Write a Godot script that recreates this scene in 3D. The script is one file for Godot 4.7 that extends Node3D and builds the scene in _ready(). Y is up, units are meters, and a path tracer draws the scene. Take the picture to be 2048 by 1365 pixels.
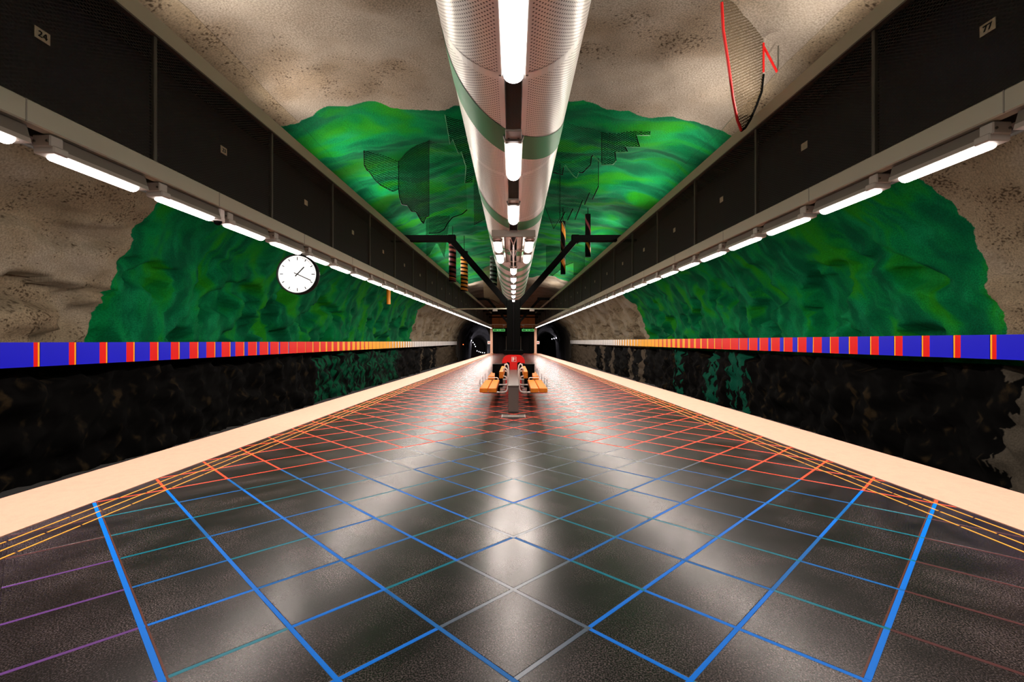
extends Node3D
# Underground platform in a painted rock cavern. x to the right, y up, depth d runs along -z; the platform surface is y = 0.

const EYE := 1.63
const TILE := 0.848            # diagonal of one floor tile
const FIRST := 2.32            # depth of the first crossing of the inlaid strips on the centre line
const BEAM_X := 4.3
const BEAM_END := 188.0
const LAMP_X := 4.35
const FAR := 64.5

const LAMP_ENERGY := 3.6
const DUCT_LAMP_ENERGY := 1.2
const UPLIGHT_ENERGY := 6.4
const UP_TILT := 1.0
const LAMP_COLOR := Color(1.0, 0.945, 0.90)

var used := {}
var M := {}
var rng := RandomNumberGenerator.new()
var n_big := FastNoiseLite.new()
var n_mid := FastNoiseLite.new()
var n_fine := FastNoiseLite.new()
var n_streak := FastNoiseLite.new()
var n_warp := FastNoiseLite.new()

# where the green paint begins and ends round the section: (p, depth), p = -1 left springing, 0 crown, 1 right springing
const PAINT_FRONT := [Vector2(-1.0, 10.6), Vector2(-0.98, 10.66), Vector2(-0.915, 10.78), Vector2(-0.864, 10.62), Vector2(-0.778, 10.58), Vector2(-0.66, 10.58), Vector2(-0.351, 10.72), Vector2(-0.263, 10.54), Vector2(-0.204, 10.84), Vector2(-0.155, 11.2), Vector2(-0.101, 11.18), Vector2(-0.068, 11.06), Vector2(0.061, 10.96), Vector2(0.105, 11.16), Vector2(0.15, 11.12), Vector2(0.195, 11.3), Vector2(0.256, 11.28), Vector2(0.335, 11.08), Vector2(0.5, 10.0), Vector2(0.654, 9.22), Vector2(0.743, 9.08), Vector2(0.829, 9.14), Vector2(0.906, 9.14), Vector2(0.953, 9.06), Vector2(1.0, 8.9)]
const PAINT_BACK := [Vector2(-1.0, 40.7), Vector2(-0.866, 39.0), Vector2(-0.717, 39.5), Vector2(-0.639, 39.9), Vector2(-0.237, 40.2), Vector2(0.045, 38.96), Vector2(0.205, 38.1), Vector2(0.304, 38.5), Vector2(0.637, 32.2), Vector2(0.769, 31.6), Vector2(0.876, 31.6), Vector2(1.0, 31.4)]


func _ready() -> void:
	# ---- camera
	var cam := Camera3D.new()
	cam.name = "camera"
	cam.keep_aspect = Camera3D.KEEP_HEIGHT
	cam.fov = rad_to_deg(2.0 * atan(682.5 / 965.0))
	cam.position = Vector3(0, EYE, 0)
	cam.rotation = Vector3(0.0005, 0.0031, 0)
	cam.near = 0.05
	cam.far = 400.0
	add_child(cam)
	cam.current = true
	# ---- environment: underground, no sky
	var env := Environment.new()
	env.background_mode = Environment.BG_COLOR
	env.background_color = Color(0, 0, 0)
	env.tonemap_mode = Environment.TONE_MAPPER_LINEAR
	env.tonemap_exposure = 2.0
	env.sdfgi_enabled = true
	env.ssao_enabled = true
	env.ssil_enabled = true
	var we := WorldEnvironment.new()
	we.name = "environment"
	we.environment = env
	add_child(we)

	rng.seed = 7
	set_noises()
	set_materials()
	# ---- structure
	build_cavern()
	build_floor()
	build_end_wall()
	build_tunnels()
	# ---- large things
	for s in [-1, 1]:
		build_screen(s)
		build_band(s)
	build_duct()
	build_columns()
	# ---- lamps
	build_side_lamps()
	build_duct_lamps()
	build_uplights()
	# ---- furniture and details
	build_island()
	build_clock()
	build_ceiling_art()
	build_details()


# ============================================================ helpers
func numbered(called: String) -> String:
	if not used.has(called):
		used[called] = 0
		return called
	used[called] += 1
	return "%s_%03d" % [called, used[called]]

func tag(o: Node, label: String, category := "", group := "", kind := "") -> void:
	if label: o.set_meta("label", label)
	if category: o.set_meta("category", category)
	if group: o.set_meta("group", group)
	if kind: o.set_meta("kind", kind)

func thing(called: String, label: String, category: String, at: Vector3, turn := 0.0, group := "") -> Node3D:
	var o := Node3D.new()
	o.name = numbered(called)
	add_child(o)
	o.position = at
	o.rotation.y = turn
	tag(o, label, category, group)
	return o

func part(mesh: Mesh, called: String, mat: Material, parent: Node, at := Vector3.ZERO) -> MeshInstance3D:
	var o := MeshInstance3D.new()
	o.name = called
	o.mesh = mesh
	if mat: o.material_override = mat
	o.position = at
	parent.add_child(o, true)
	return o

func structure(mesh: Mesh, called: String, mat: Material, at := Vector3.ZERO, label := "", category := "") -> MeshInstance3D:
	var o := part(mesh, numbered(called), mat, self, at)
	tag(o, label, category, "", "structure")
	return o

func P(x: float, y: float, d: float) -> Vector3:
	return Vector3(x, y, -d)

func st_new() -> SurfaceTool:
	var st := SurfaceTool.new()
	st.begin(Mesh.PRIMITIVE_TRIANGLES)
	st.set_smooth_group(-1)
	return st

func done(st: SurfaceTool) -> ArrayMesh:
	st.generate_normals()
	return st.commit()

func tri(st: SurfaceTool, a: Vector3, b: Vector3, c: Vector3) -> void:
	st.add_vertex(a); st.add_vertex(b); st.add_vertex(c)

func quad(st: SurfaceTool, a: Vector3, b: Vector3, c: Vector3, d: Vector3) -> void:
	tri(st, a, b, c); tri(st, a, c, d)

# box with chamfered edges, added to st
func bx(st: SurfaceTool, c: Vector3, s: Vector3, b := 0.0, basis := Basis()) -> void:
	var h := s * 0.5
	b = minf(b, minf(h.x, minf(h.y, h.z)) * 0.9)
	if b <= 0.0:
		var v := []
		for i in 8:
			v.append(c + basis * Vector3(h.x * (1 if i & 1 else -1), h.y * (1 if i & 2 else -1), h.z * (1 if i & 4 else -1)))
		for f in [[0, 2, 3, 1], [5, 7, 6, 4], [4, 6, 2, 0], [1, 3, 7, 5], [2, 6, 7, 3], [4, 0, 1, 5]]:
			quad(st, v[f[0]], v[f[3]], v[f[2]], v[f[1]])
		return
	# each corner has three vertices, one for each face axis
	var k := func(i: int, axis: int) -> Vector3:
		var q := Vector3(h.x * (1 if i & 1 else -1), h.y * (1 if i & 2 else -1), h.z * (1 if i & 4 else -1))
		for a in 3:
			if a != axis: q[a] -= b * signf(q[a])
		return c + basis * q
	var put := func(poly: Array) -> void:
		var m := Vector3.ZERO
		for q in poly: m += q
		m /= poly.size()
		var nrm: Vector3 = (poly[1] - poly[0]).cross(poly[2] - poly[0])
		if nrm.dot(m - c) > 0.0: poly.reverse()
		for j in range(1, poly.size() - 1): tri(st, poly[0], poly[j], poly[j + 1])
	for axis in 3:
		var o1 := (axis + 1) % 3
		var o2 := (axis + 2) % 3
		for sg in [0, 1]:
			var base: int = sg << axis
			put.call([k.call(base, axis), k.call(base | (1 << o1), axis), k.call(base | (1 << o1) | (1 << o2), axis), k.call(base | (1 << o2), axis)])
		for i in 8:      # edge bevels along this axis
			if i & (1 << axis) == 0:
				var j: int = i | (1 << axis)
				put.call([k.call(i, o1), k.call(j, o1), k.call(j, o2), k.call(i, o2)])
	for i in 8:
		put.call([k.call(i, 0), k.call(i, 1), k.call(i, 2)])

func box(s: Vector3, b := 0.0, c := Vector3.ZERO, basis := Basis()) -> ArrayMesh:
	var st := st_new()
	bx(st, c, s, b, basis)
	return done(st)

# round bar along points
func tube(st: SurfaceTool, pts: Array, r: float, n := 8, squash := 1.0) -> void:
	var rings := []
	var up := Vector3.UP
	var t0: Vector3 = (pts[1] - pts[0]).normalized()
	if absf(t0.dot(up)) > 0.9: up = Vector3.RIGHT
	var side := t0.cross(up).normalized()
	for i in pts.size():
		var t: Vector3
		if i == 0: t = pts[1] - pts[0]
		elif i == pts.size() - 1: t = pts[i] - pts[i - 1]
		else: t = (pts[i + 1] - pts[i]).normalized() + (pts[i] - pts[i - 1]).normalized()
		t = t.normalized()
		side = (side - t * side.dot(t)).normalized()
		var other := t.cross(side).normalized()
		var ring := []
		for j in n:
			var a := TAU * j / n
			ring.append(pts[i] + (side * cos(a) + other * sin(a) * squash) * r)
		rings.append(ring)
	st.set_smooth_group(0)
	for i in pts.size() - 1:
		for j in n:
			var k := (j + 1) % n
			quad(st, rings[i][j], rings[i][k], rings[i + 1][k], rings[i + 1][j])
	st.set_smooth_group(-1)
	for j in range(1, n - 1):
		tri(st, rings[0][0], rings[0][j + 1], rings[0][j])
		var e: Array = rings[-1]
		tri(st, e[0], e[j], e[j + 1])

func bar(pts: Array, r: float, n := 8) -> ArrayMesh:
	var st := st_new()
	tube(st, pts, r, n)
	return done(st)

# polygon in a plane, extruded: origin o, axes u and v, thickness along w
func slab(st: SurfaceTool, poly: PackedVector2Array, o: Vector3, u: Vector3, v: Vector3, w: Vector3) -> void:
	var idx := Geometry2D.triangulate_polygon(poly)
	var flip := u.cross(v).dot(w) < 0.0
	var q := []
	for p in poly: q.append(o + u * p.x + v * p.y)
	for i in range(0, idx.size(), 3):
		var a: Vector3 = q[idx[i]]
		var b: Vector3 = q[idx[i + 1]]
		var c: Vector3 = q[idx[i + 2]]
		var nrm := (b - a).cross(c - a)
		if nrm.dot(w) > 0.0:
			tri(st, a + w, c + w, b + w); tri(st, a, b, c)
		else:
			tri(st, a + w, b + w, c + w); tri(st, a, c, b)
	var ccw := not Geometry2D.is_polygon_clockwise(poly)
	for i in poly.size():
		var a: Vector3 = q[i]
		var b: Vector3 = q[(i + 1) % poly.size()]
		if ccw != flip: quad(st, a, a + w, b + w, b)
		else: quad(st, a, b, b + w, a + w)

func extrude(poly: PackedVector2Array, o: Vector3, u: Vector3, v: Vector3, w: Vector3) -> ArrayMesh:
	var st := st_new()
	slab(st, poly, o, u, v, w)
	return done(st)

func disc(r: float, depth: float, n := 40) -> ArrayMesh:   # axis z, front at +z
	var poly := PackedVector2Array()
	for i in n: poly.append(Vector2(cos(TAU * i / n), sin(TAU * i / n)) * r)
	return extrude(poly, Vector3(0, 0, -depth), Vector3.RIGHT, Vector3.UP, Vector3(0, 0, depth))

# ============================================================ materials
func set_noises() -> void:
	for a in [[n_big, 11, 3], [n_mid, 23, 4], [n_fine, 37, 2], [n_streak, 51, 4], [n_warp, 77, 2]]:
		var n: FastNoiseLite = a[0]
		n.noise_type = FastNoiseLite.TYPE_SIMPLEX_SMOOTH
		n.seed = a[1]
		n.frequency = 1.0
		n.fractal_type = FastNoiseLite.FRACTAL_FBM
		n.fractal_octaves = a[2]

func mat(called: String, c: Color, rough := 0.6, metal := 0.0) -> StandardMaterial3D:
	var m := StandardMaterial3D.new()
	m.resource_name = called
	m.albedo_color = c
	m.roughness = rough
	m.metallic = metal
	M[called] = m
	return m

func glow(called: String, c: Color, e: float) -> StandardMaterial3D:
	var m := mat(called, Color(0.9, 0.9, 0.9), 0.5)
	m.emission_enabled = true
	m.emission = c
	m.emission_energy_multiplier = e
	return m

func noise_image(size: int, freq: float, sd: int, oct := 3, kind := FastNoiseLite.TYPE_SIMPLEX) -> Image:
	var n := FastNoiseLite.new()
	n.noise_type = kind
	n.seed = sd
	n.frequency = freq
	n.fractal_octaves = oct
	return n.get_seamless_image(size, size, false, false, 0.1, true)

func set_materials() -> void:
	mat("concrete", Color(0.46, 0.44, 0.4), 0.8)
	mat("galvanised", Color(0.5, 0.49, 0.45), 0.5, 0.25)
	mat("rail_metal", Color(0.66, 0.66, 0.58), 0.6, 0.1)
	mat("post_metal", Color(0.30, 0.29, 0.25), 0.6, 0.2)
	mat("cable_grey", Color(0.22, 0.21, 0.195), 0.8)
	mat("black_paint", Color(0.03, 0.033, 0.03), 0.65).metallic_specular = 0.14
	mat("black_matt", Color(0.02, 0.02, 0.02), 0.8).metallic_specular = 0.25
	mat("housing", Color(0.62, 0.60, 0.56), 0.5, 0.2)
	mat("housing_dark", Color(0.42, 0.40, 0.36), 0.6, 0.2)
	mat("white_tube", Color(0.88, 0.84, 0.82), 0.25)
	mat("steel", Color(0.6, 0.6, 0.6), 0.3, 0.8)
	mat("red_paint", Color(0.86, 0.06, 0.03), 0.35)
	mat("red_rim", Color(0.75, 0.02, 0.02), 0.5)
	mat("white_print", Color(0.92, 0.9, 0.88), 0.6)
	mat("plate_print", Color(0.62, 0.58, 0.48), 0.7)
	mat("green_band", Color(0.06, 0.56, 0.32), 0.45)
	mat("rim_green", Color(0.03, 0.35, 0.16), 0.5)
	mat("sign_dark", Color(0.0, 0.30, 0.12), 0.6)
	mat("band_blue", Color(0.05, 0.05, 0.64), 0.4)
	mat("band_red", Color(0.70, 0.045, 0.025), 0.4)
	mat("band_yellow", Color(0.78, 0.54, 0.05), 0.4)
	mat("band_silver", Color(0.92, 0.91, 0.90), 0.28, 0.45)
	mat("band_dark", Color(0.05, 0.04, 0.08), 0.4)
	mat("stone_grey", Color(0.36, 0.33, 0.31), 0.35)
	mat("orange_board", Color(0.62, 0.38, 0.18), 0.6)
	mat("pink_post", Color(0.97, 0.76, 0.64), 0.5)
	mat("rail_steel", Color(0.28, 0.22, 0.18), 0.5, 0.5)
	mat("brass", Color(1.0, 0.66, 0.24), 0.4, 0.1)
	glow("lamp_glow", Color(1.0, 0.94, 0.92), 7.0)
	glow("clock_glow", Color(1.0, 0.97, 0.95), 0.44)
	M.clock_glow.albedo_color = Color(0.45, 0.45, 0.45)
	glow("sign_glow", Color(0.02, 0.55, 0.22), 0.8)
	glow("tunnel_glow", Color(0.95, 0.9, 1.0), 9.0)
	glow("signal_blue", Color(0.05, 0.1, 1.0), 4.0)
	glow("signal_orange", Color(1.0, 0.35, 0.05), 2.0)
	# inlaid strips
	mat("strip_blue", Color(0.0, 0.41, 0.80), 0.45)
	mat("strip_mid", Color(0.03, 0.36, 0.64), 0.45)
	mat("strip_teal", Color(0.06, 0.42, 0.50), 0.3)
	mat("strip_grey", Color(0.22, 0.28, 0.36), 0.3)
	mat("strip_purple", Color(0.36, 0.22, 0.47), 0.4)
	mat("strip_mauve", Color(0.30, 0.18, 0.18), 0.3)
	mat("strip_red", Color(1.0, 0.30, 0.19), 0.5)
	mat("strip_edge", Color(0.34, 0.20, 0.17), 0.3)

	for q in ["band_blue", "band_red", "band_yellow", "strip_blue", "strip_mid", "strip_teal", "strip_purple", "strip_mauve", "strip_red", "strip_edge"]:
		M[q].metallic_specular = 0.2

	# wood of the benches
	var wood := mat("wood", Color(1, 1, 1), 0.4)
	var wi := Image.create(256, 256, false, Image.FORMAT_RGB8)
	for y in 256:
		for x in 256:
			var g := n_mid.get_noise_2d(x * 0.012, y * 0.16)
			var c := Color(1.0, 0.62, 0.17).lerp(Color(0.86, 0.42, 0.07), clampf(0.45 + g * 0.9, 0, 1))
			wi.set_pixel(x, y, c)
	wood.albedo_texture = ImageTexture.create_from_image(wi)
	wood.uv1_triplanar = true
	wood.uv1_scale = Vector3(1.3, 1.3, 1.3)

	# terrazzo: grains of dark stone with a few pale chips, polished unevenly
	var ti := noise_image(1024, 0.17, 5, 3)
	ti.convert(Image.FORMAT_RGB8)
	ti.adjust_bcs(0.95, 1.15, 1.0)
	for i in 14000:
		var x := rng.randi_range(1, 1022)
		var y := rng.randi_range(1, 1022)
		var b := rng.randf()
		var c := Color(0.02, 0.02, 0.02) if b < 0.72 else Color(0.55, 0.5, 0.45) if b < 0.97 else Color(0.8, 0.72, 0.6)
		ti.set_pixel(x, y, c)
		if b < 0.5 or b > 0.9: ti.set_pixel(x + 1, y, c)
		if rng.randf() < 0.4: ti.set_pixel(x, y + 1, c)
	var tex := ImageTexture.create_from_image(ti)
	var di := Image.create(256, 256, false, Image.FORMAT_RGB8)
	for y in 256:
		for x in 256:
			var a := TAU * x / 256.0
			var b := TAU * y / 256.0
			var k := clampf(0.78 + 0.45 * n_mid.get_noise_3d(cos(a) * 1.9 + 8.0, sin(a) * 1.9 + cos(b) * 1.9, sin(b) * 1.9), 0.25, 1.0)
			di.set_pixel(x, y, Color(k, k, k))
	var dtex := ImageTexture.create_from_image(di)
	var ri := Image.create(512, 512, false, Image.FORMAT_RGB8)
	for y in 512:
		for x in 512:
			# worn patches and smears left by cleaning, wrapped at the edges
			var a := TAU * x / 512.0
			var b := TAU * y / 512.0
			var k := 0.84 + 0.07 * n_mid.get_noise_3d(cos(a) * 0.9 + 3.0, sin(a) * 0.9 + cos(b) * 0.9, sin(b) * 0.9) + 0.10 * n_streak.get_noise_2d(x * 0.03, y * 0.008) * sin(a * 0.5) * sin(b * 0.5)
			k = clampf(k + 0.1, 0.80, 1.0)
			ri.set_pixel(x, y, Color(k, k, k))
	var rtex := ImageTexture.create_from_image(ri)
	var tones := [Color(0.475, 0.425, 0.43), Color(0.435, 0.385, 0.395), Color(0.515, 0.46, 0.46)]
	for i in 3:
		var m := mat("terrazzo_%d" % i, tones[i], 0.265)
		m.albedo_texture = tex
		m.uv1_triplanar = true
		m.uv1_world_triplanar = true
		m.uv1_scale = Vector3.ONE / 2.4
		m.roughness_texture = rtex
		m.roughness_texture_channel = BaseMaterial3D.TEXTURE_CHANNEL_RED
		m.detail_enabled = true
		m.detail_blend_mode = BaseMaterial3D.BLEND_MODE_MUL
		m.detail_albedo = dtex
		m.detail_uv_layer = BaseMaterial3D.DETAIL_UV_2
		m.uv2_triplanar = true
		m.uv2_world_triplanar = true
		m.uv2_scale = Vector3.ONE / 7.3
		m.metallic_specular = 0.33
	# pale edge slabs
	var ei := Image.create(256, 256, false, Image.FORMAT_RGB8)
	for y in 256:
		for x in 256:
			var k := 0.95 + 0.045 * rng.randf() - 0.05 * absf(n_mid.get_noise_2d(x * 0.02, y * 0.02))
			ei.set_pixel(x, y, Color(k, k, k))
	var em := mat("edge_slab", Color(0.78, 0.605, 0.52), 0.6)
	em.albedo_texture = ImageTexture.create_from_image(ei)
	em.uv1_triplanar = true
	em.uv1_world_triplanar = true
	em.uv1_scale = Vector3.ONE / 1.7
	M.stone_grey.albedo_texture = tex
	M.stone_grey.albedo_color = Color(0.85, 0.78, 0.74)
	M.stone_grey.uv1_triplanar = true
	M.stone_grey.uv1_scale = Vector3.ONE / 1.6

	# expanded metal: one tile of the diamond lattice; opaque for the screens, cut out for the hanging sheets
	var dark := Image.create(128, 128, false, Image.FORMAT_RGBA8)
	var cut := Image.create(128, 128, false, Image.FORMAT_RGBA8)
	var cut3 := Image.create(128, 128, false, Image.FORMAT_RGBA8)
	var cut2 := Image.create(128, 128, false, Image.FORMAT_RGBA8)
	for y in 128:
		for x in 128:
			var u := x / 128.0
			var v := y / 128.0
			var a := absf(fposmod(u + v + 0.5, 1.0) - 0.5)
			var b := absf(fposmod(u - v + 0.5, 1.0) - 0.5)
			var e := minf(a, b)
			dark.set_pixel(x, y, Color(1, 1, 1, 1.0 if e < 0.12 else 0.0))
			cut.set_pixel(x, y, Color(1, 1, 1, 1.0 if e < 0.17 else 0.0))
			cut3.set_pixel(x, y, Color(1, 1, 1, 1.0 if e < 0.27 else 0.0))
			cut2.set_pixel(x, y, Color(1, 1, 1, 1.0 if e < 0.07 else 0.0))
	var sm := mat("screen_mesh", Color(0.17, 0.162, 0.15), 0.65)
	sm.metallic_specular = 0.2
	sm.albedo_texture = ImageTexture.create_from_image(dark)
	sm.transparency = BaseMaterial3D.TRANSPARENCY_ALPHA_SCISSOR
	sm.alpha_scissor_threshold = 0.5
	sm.cull_mode = BaseMaterial3D.CULL_DISABLED
	var ct := ImageTexture.create_from_image(cut)
	var ct2 := ImageTexture.create_from_image(cut2)
	for a in [["sheet_dense", Color(0.005, 0.09, 0.03), ct], ["sheet_close", Color(0.005, 0.09, 0.03), ImageTexture.create_from_image(cut3)], ["sheet_light", Color(0.005, 0.09, 0.03), ct2], ["sheet_sand", Color(0.27, 0.23, 0.17), ct]]:
		var m := mat(a[0], a[1], 0.7)
		m.albedo_texture = a[2]
		m.transparency = BaseMaterial3D.TRANSPARENCY_ALPHA_SCISSOR
		m.alpha_scissor_threshold = 0.5
		m.cull_mode = BaseMaterial3D.CULL_DISABLED
		m.metallic_specular = 0.1

	# perforated duct sheet
	var pi := Image.create(128, 128, false, Image.FORMAT_RGB8)
	for y in 128:
		for x in 128:
			var best := 9.0
			for c in [Vector2(32, 32), Vector2(96, 96)]:
				var dx := absf(x - c.x); dx = minf(dx, 128 - dx)
				var dy := absf(y - c.y); dy = minf(dy, 128 - dy)
				best = minf(best, sqrt(dx * dx + dy * dy) / 64.0)
			var k := clampf((0.36 - best) / 0.05, 0, 1)
			pi.set_pixel(x, y, Color(0.88, 0.875, 0.85).lerp(Color(0.34, 0.33, 0.31), k))
	var pm := mat("perforated", Color(1, 1, 1), 0.36, 0.55)
	pm.albedo_texture = ImageTexture.create_from_image(pi)
	mat("duct_edge", Color(0.88, 0.875, 0.85), 0.34, 0.55)

	# speckle laid over the rock
	var si := noise_image(1024, 0.06, 44, 4)
	si.convert(Image.FORMAT_RGB8)
	si.adjust_bcs(1.85, 0.13, 1.0)
	for i in 4200:
		var x := rng.randi_range(0, 1021)
		var y := rng.randi_range(0, 1021)
		if n_mid.get_noise_2d(x * 0.012, y * 0.012) < 0.02: continue
		var c := Color(1, 1, 1) * rng.randf_range(0.25, 0.6)
		c.a = 1.0
		for o in [Vector2i(0, 0), Vector2i(1, 0), Vector2i(0, 1), Vector2i(1, 1)]:
			if rng.randf() < 0.6: si.set_pixel(x + o.x, y + o.y, c)
	M["speckle"] = ImageTexture.create_from_image(si)
	var rk := mat("rock", Color(0.33, 0.30, 0.26), 0.85)
	rock_detail(rk)
	var bl := mat("ballast", Color(0.12, 0.11, 0.10), 0.95)
	rock_detail(bl)

func rock_detail(m: StandardMaterial3D) -> void:
	m.detail_enabled = true
	m.detail_blend_mode = BaseMaterial3D.BLEND_MODE_MUL
	m.detail_albedo = M.speckle
	m.detail_uv_layer = BaseMaterial3D.DETAIL_UV_2
	m.uv2_triplanar = true
	m.uv2_world_triplanar = true
	m.uv2_scale = Vector3.ONE / 2.9

# ============================================================ the cavern
func half_width(d: float) -> float:
	return 9.0 * (1.0 - d / 434.0) + 0.06

func crown(d: float) -> float:
	return 6.9 - clampf((d - 35.0) / 30.0, 0.0, 1.0) * 1.2

# p = -2 foot of the left wall, -1 its springing, 0 crown, 1, 2 foot of the right wall
func cave(p: float, d: float) -> Vector3:
	var s := -1.0 if p < 0.0 else 1.0
	var q := 1.0 - absf(p)
	var w := half_width(d)
	var x: float
	var y: float
	if q >= 0.0:
		var th := q * PI * 0.5
		x = w * pow(maxf(cos(th), 0.0), 2.0 / 2.4)
		y = 1.2 + (crown(d) - 1.2) * pow(maxf(sin(th), 0.0), 2.0 / 2.4)
	else:
		x = w
		y = 1.2 + q * 2.5
	var v := P(s * x, y, d)
	var out := Vector3(s * x / w, clampf((y - 1.6) / 5.0, -0.2, 1.2), 0).normalized()
	var rough := 0.0
	rough += 0.42 * (0.5 + 0.7 * n_big.get_noise_3d(v.x * 0.22, v.y * 0.22, v.z * 0.22))
	rough += 0.10 * n_mid.get_noise_3d(v.x * 0.9, v.y * 0.9, v.z * 0.9)
	if q < 0.25:     # bare rock low on the walls breaks in ledges
		var k := clampf((0.25 - q) / 0.3, 0.0, 1.0)
		var r := absf(n_mid.get_noise_3d(v.x * 0.7 + 9.0, v.y * 0.9, v.z * 0.7))
		rough += k * 0.55 * (0.45 - r) + k * 0.12 * n_fine.get_noise_3d(v.x * 3.0, v.y * 3.0, v.z * 3.0)
	if q > -0.1 and q < 0.4:     # hollows broken out of the wall above the band
		var hn := n_big.get_noise_3d(v.x * 0.5 + 40.0, v.y * 0.8, v.z * 0.45)
		rough += 0.42 * smoothstep(0.06, 0.24, hn) * (1.0 - smoothstep(0.12, 0.38, q))
	rough += 0.012 * n_fine.get_noise_3d(v.x * 5.0, v.y * 5.0, v.z * 5.0)
	return v + out * maxf(rough, -0.02)

# height of the vault over a spot
func vault(x: float, d: float) -> float:
	var c := clampf(absf(x) / half_width(d), 0.0, 1.0)
	var p := 1.0 - acos(pow(c, 1.2)) / (PI * 0.5)
	return cave(p if x >= 0.0 else -p, d).y - 0.02

func at_table(t: Array, p: float) -> float:
	if p <= t[0].x: return t[0].y
	for i in range(1, t.size()):
		if p <= t[i].x:
			return lerpf(t[i - 1].y, t[i].y, (p - t[i - 1].x) / maxf(t[i].x - t[i - 1].x, 1e-6))
	return t[-1].y

func p_of(which: int, v: float) -> float:
	if which == 0: return lerpf(-0.31, 0.31, v)
	var p := -2.0 + v / 0.22 if v < 0.22 else -1.0 + (v - 0.22) / 0.78 * 0.69
	return p if which < 0 else -p

func paint(which: int, d0: float, d1: float, w: int, h: int) -> ImageTexture:
	var data := PackedByteArray()
	data.resize(w * h * 3)
	var sand := Color(0.715, 0.665, 0.595) if which == 0 else Color(0.70, 0.635, 0.525)
	var at := 0
	for row in h:
		var p := p_of(which, (row + 0.5) / h)
		var low := absf(p) > 1.0
		var a := (absf(p) - 1.0) * 2.5 + 12.0 if low else absf(p) * 12.0
		if p < 0.0: a = -a
		var fr := at_table(PAINT_FRONT, p) + 0.16 * n_mid.get_noise_1d(a * 0.9)
		var bk := at_table(PAINT_BACK, p) + 0.5 * n_mid.get_noise_1d(a * 0.5 + 40.0)
		for col in w:
			var d := lerpf(d0, d1, (col + 0.5) / w)
			var c: Color
			if low:
				var n := n_mid.get_noise_2d(a * 1.6, d * 2.6)
				var n2 := n_streak.get_noise_2d(a * 0.5 + 31.0, d * 2.2)
				c = Color(0.02, 0.017, 0.014).lerp(Color(0.20, 0.16, 0.10), clampf((n + n2 * 0.5 - 0.26) * 2.6, 0.0, 1.0))
				var wob := n2 * 1.4 + 0.9 * n_warp.get_noise_1d(a * 0.8)
				if p < 0.0:
					if d + wob * 0.5 > 21.6 and d + wob * 1.5 < 36.0 and n2 + n * 0.7 > -0.4:
						c = c.lerp(Color(0.03, 0.30, 0.22).lerp(Color(0.05, 0.40, 0.26), clampf(0.5 + n * 1.5, 0.0, 1.0)), clampf((n2 + n * 0.7 + 0.4) * 1.6, 0.0, 1.0))
					elif d + wob > 52.0 or absf(d + wob * 0.6 - 44.5) < 0.35 or absf(d + wob * 0.5 - 49.0) < 0.4:
						c = Color(0.40, 0.35, 0.29)
				else:
					if absf(d + wob * 0.5 - 19.4) < 0.75 or absf(d + wob * 0.4 - 21.9) < 0.55 or absf(d + wob * 0.5 - 26.0) < 0.5:
						if n2 > -0.22: c = Color(0.06, 0.38, 0.29)
					elif d + wob > 49.0 or absf(d + wob * 0.5 - 33.0) < 0.45 or absf(d + wob * 0.5 - 36.0) < 0.4 or absf(d + wob * 0.5 - 41.5) < 0.45 or absf(d + wob * 0.5 - 45.5) < 0.6:
						c = Color(0.42, 0.37, 0.31)
					elif d + wob * 0.35 < 9.15 and n2 > -0.25:
						c = Color(0.36, 0.33, 0.29)
			elif d > fr and d < bk:
				var wx := n_warp.get_noise_2d(a * 0.25, d * 0.25)
				var s1 := n_streak.get_noise_2d(a * 0.16 + wx * 0.6, d * 0.55 + wx * 0.5 + a * 0.2)
				var s2 := n_mid.get_noise_2d(a * 0.5 + d * 0.3, d * 1.3 + wx * 0.8)
				var s3 := n_big.get_noise_2d(a * 0.22 + 70.0, d * 0.3)
				c = Color(0.03, 0.60, 0.32)
				c = c.lerp(Color(0.01, 0.42, 0.26), clampf(0.35 - s1 * 1.8 - s2 * 0.8, 0.0, 1.0))
				c = c.lerp(Color(0.17, 0.64, 0.12), clampf(s1 * 2.3 + s3 * 0.9 + s2 * 0.8 - 0.16, 0.0, 0.9))
				c = c.lerp(Color(0.10, 0.66, 0.42), clampf(s2 * 1.1 - s1 * 0.8 - 0.15, 0.0, 0.5))
			else:
				var n := n_mid.get_noise_2d(a * 0.45, d * 0.45)
				var n3 := n_streak.get_noise_2d(a * 0.9 + 5.0, d * 1.3)
				c = sand.lerp(Color(0.58, 0.50, 0.40), clampf(n * 1.1 + 0.02, 0.0, 0.6)).lerp(Color(0.77, 0.73, 0.67), clampf(-n * 1.1, 0.0, 0.6))
				var pit := n_fine.get_noise_2d(a * 15.0, d * 13.0) + n3 * 0.55 + n * 0.5
				pit -= 0.22 if which == 0 else 0.0
				if pit > 0.5: c = c.lerp(Color(0.22, 0.175, 0.125), clampf((pit - 0.5) * 3.5, 0.0, 0.7))
			data[at] = int(c.r * 255.0)
			data[at + 1] = int(c.g * 255.0)
			data[at + 2] = int(c.b * 255.0)
			at += 3
	return ImageTexture.create_from_image(Image.create_from_data(w, h, false, Image.FORMAT_RGB8, data))

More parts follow.
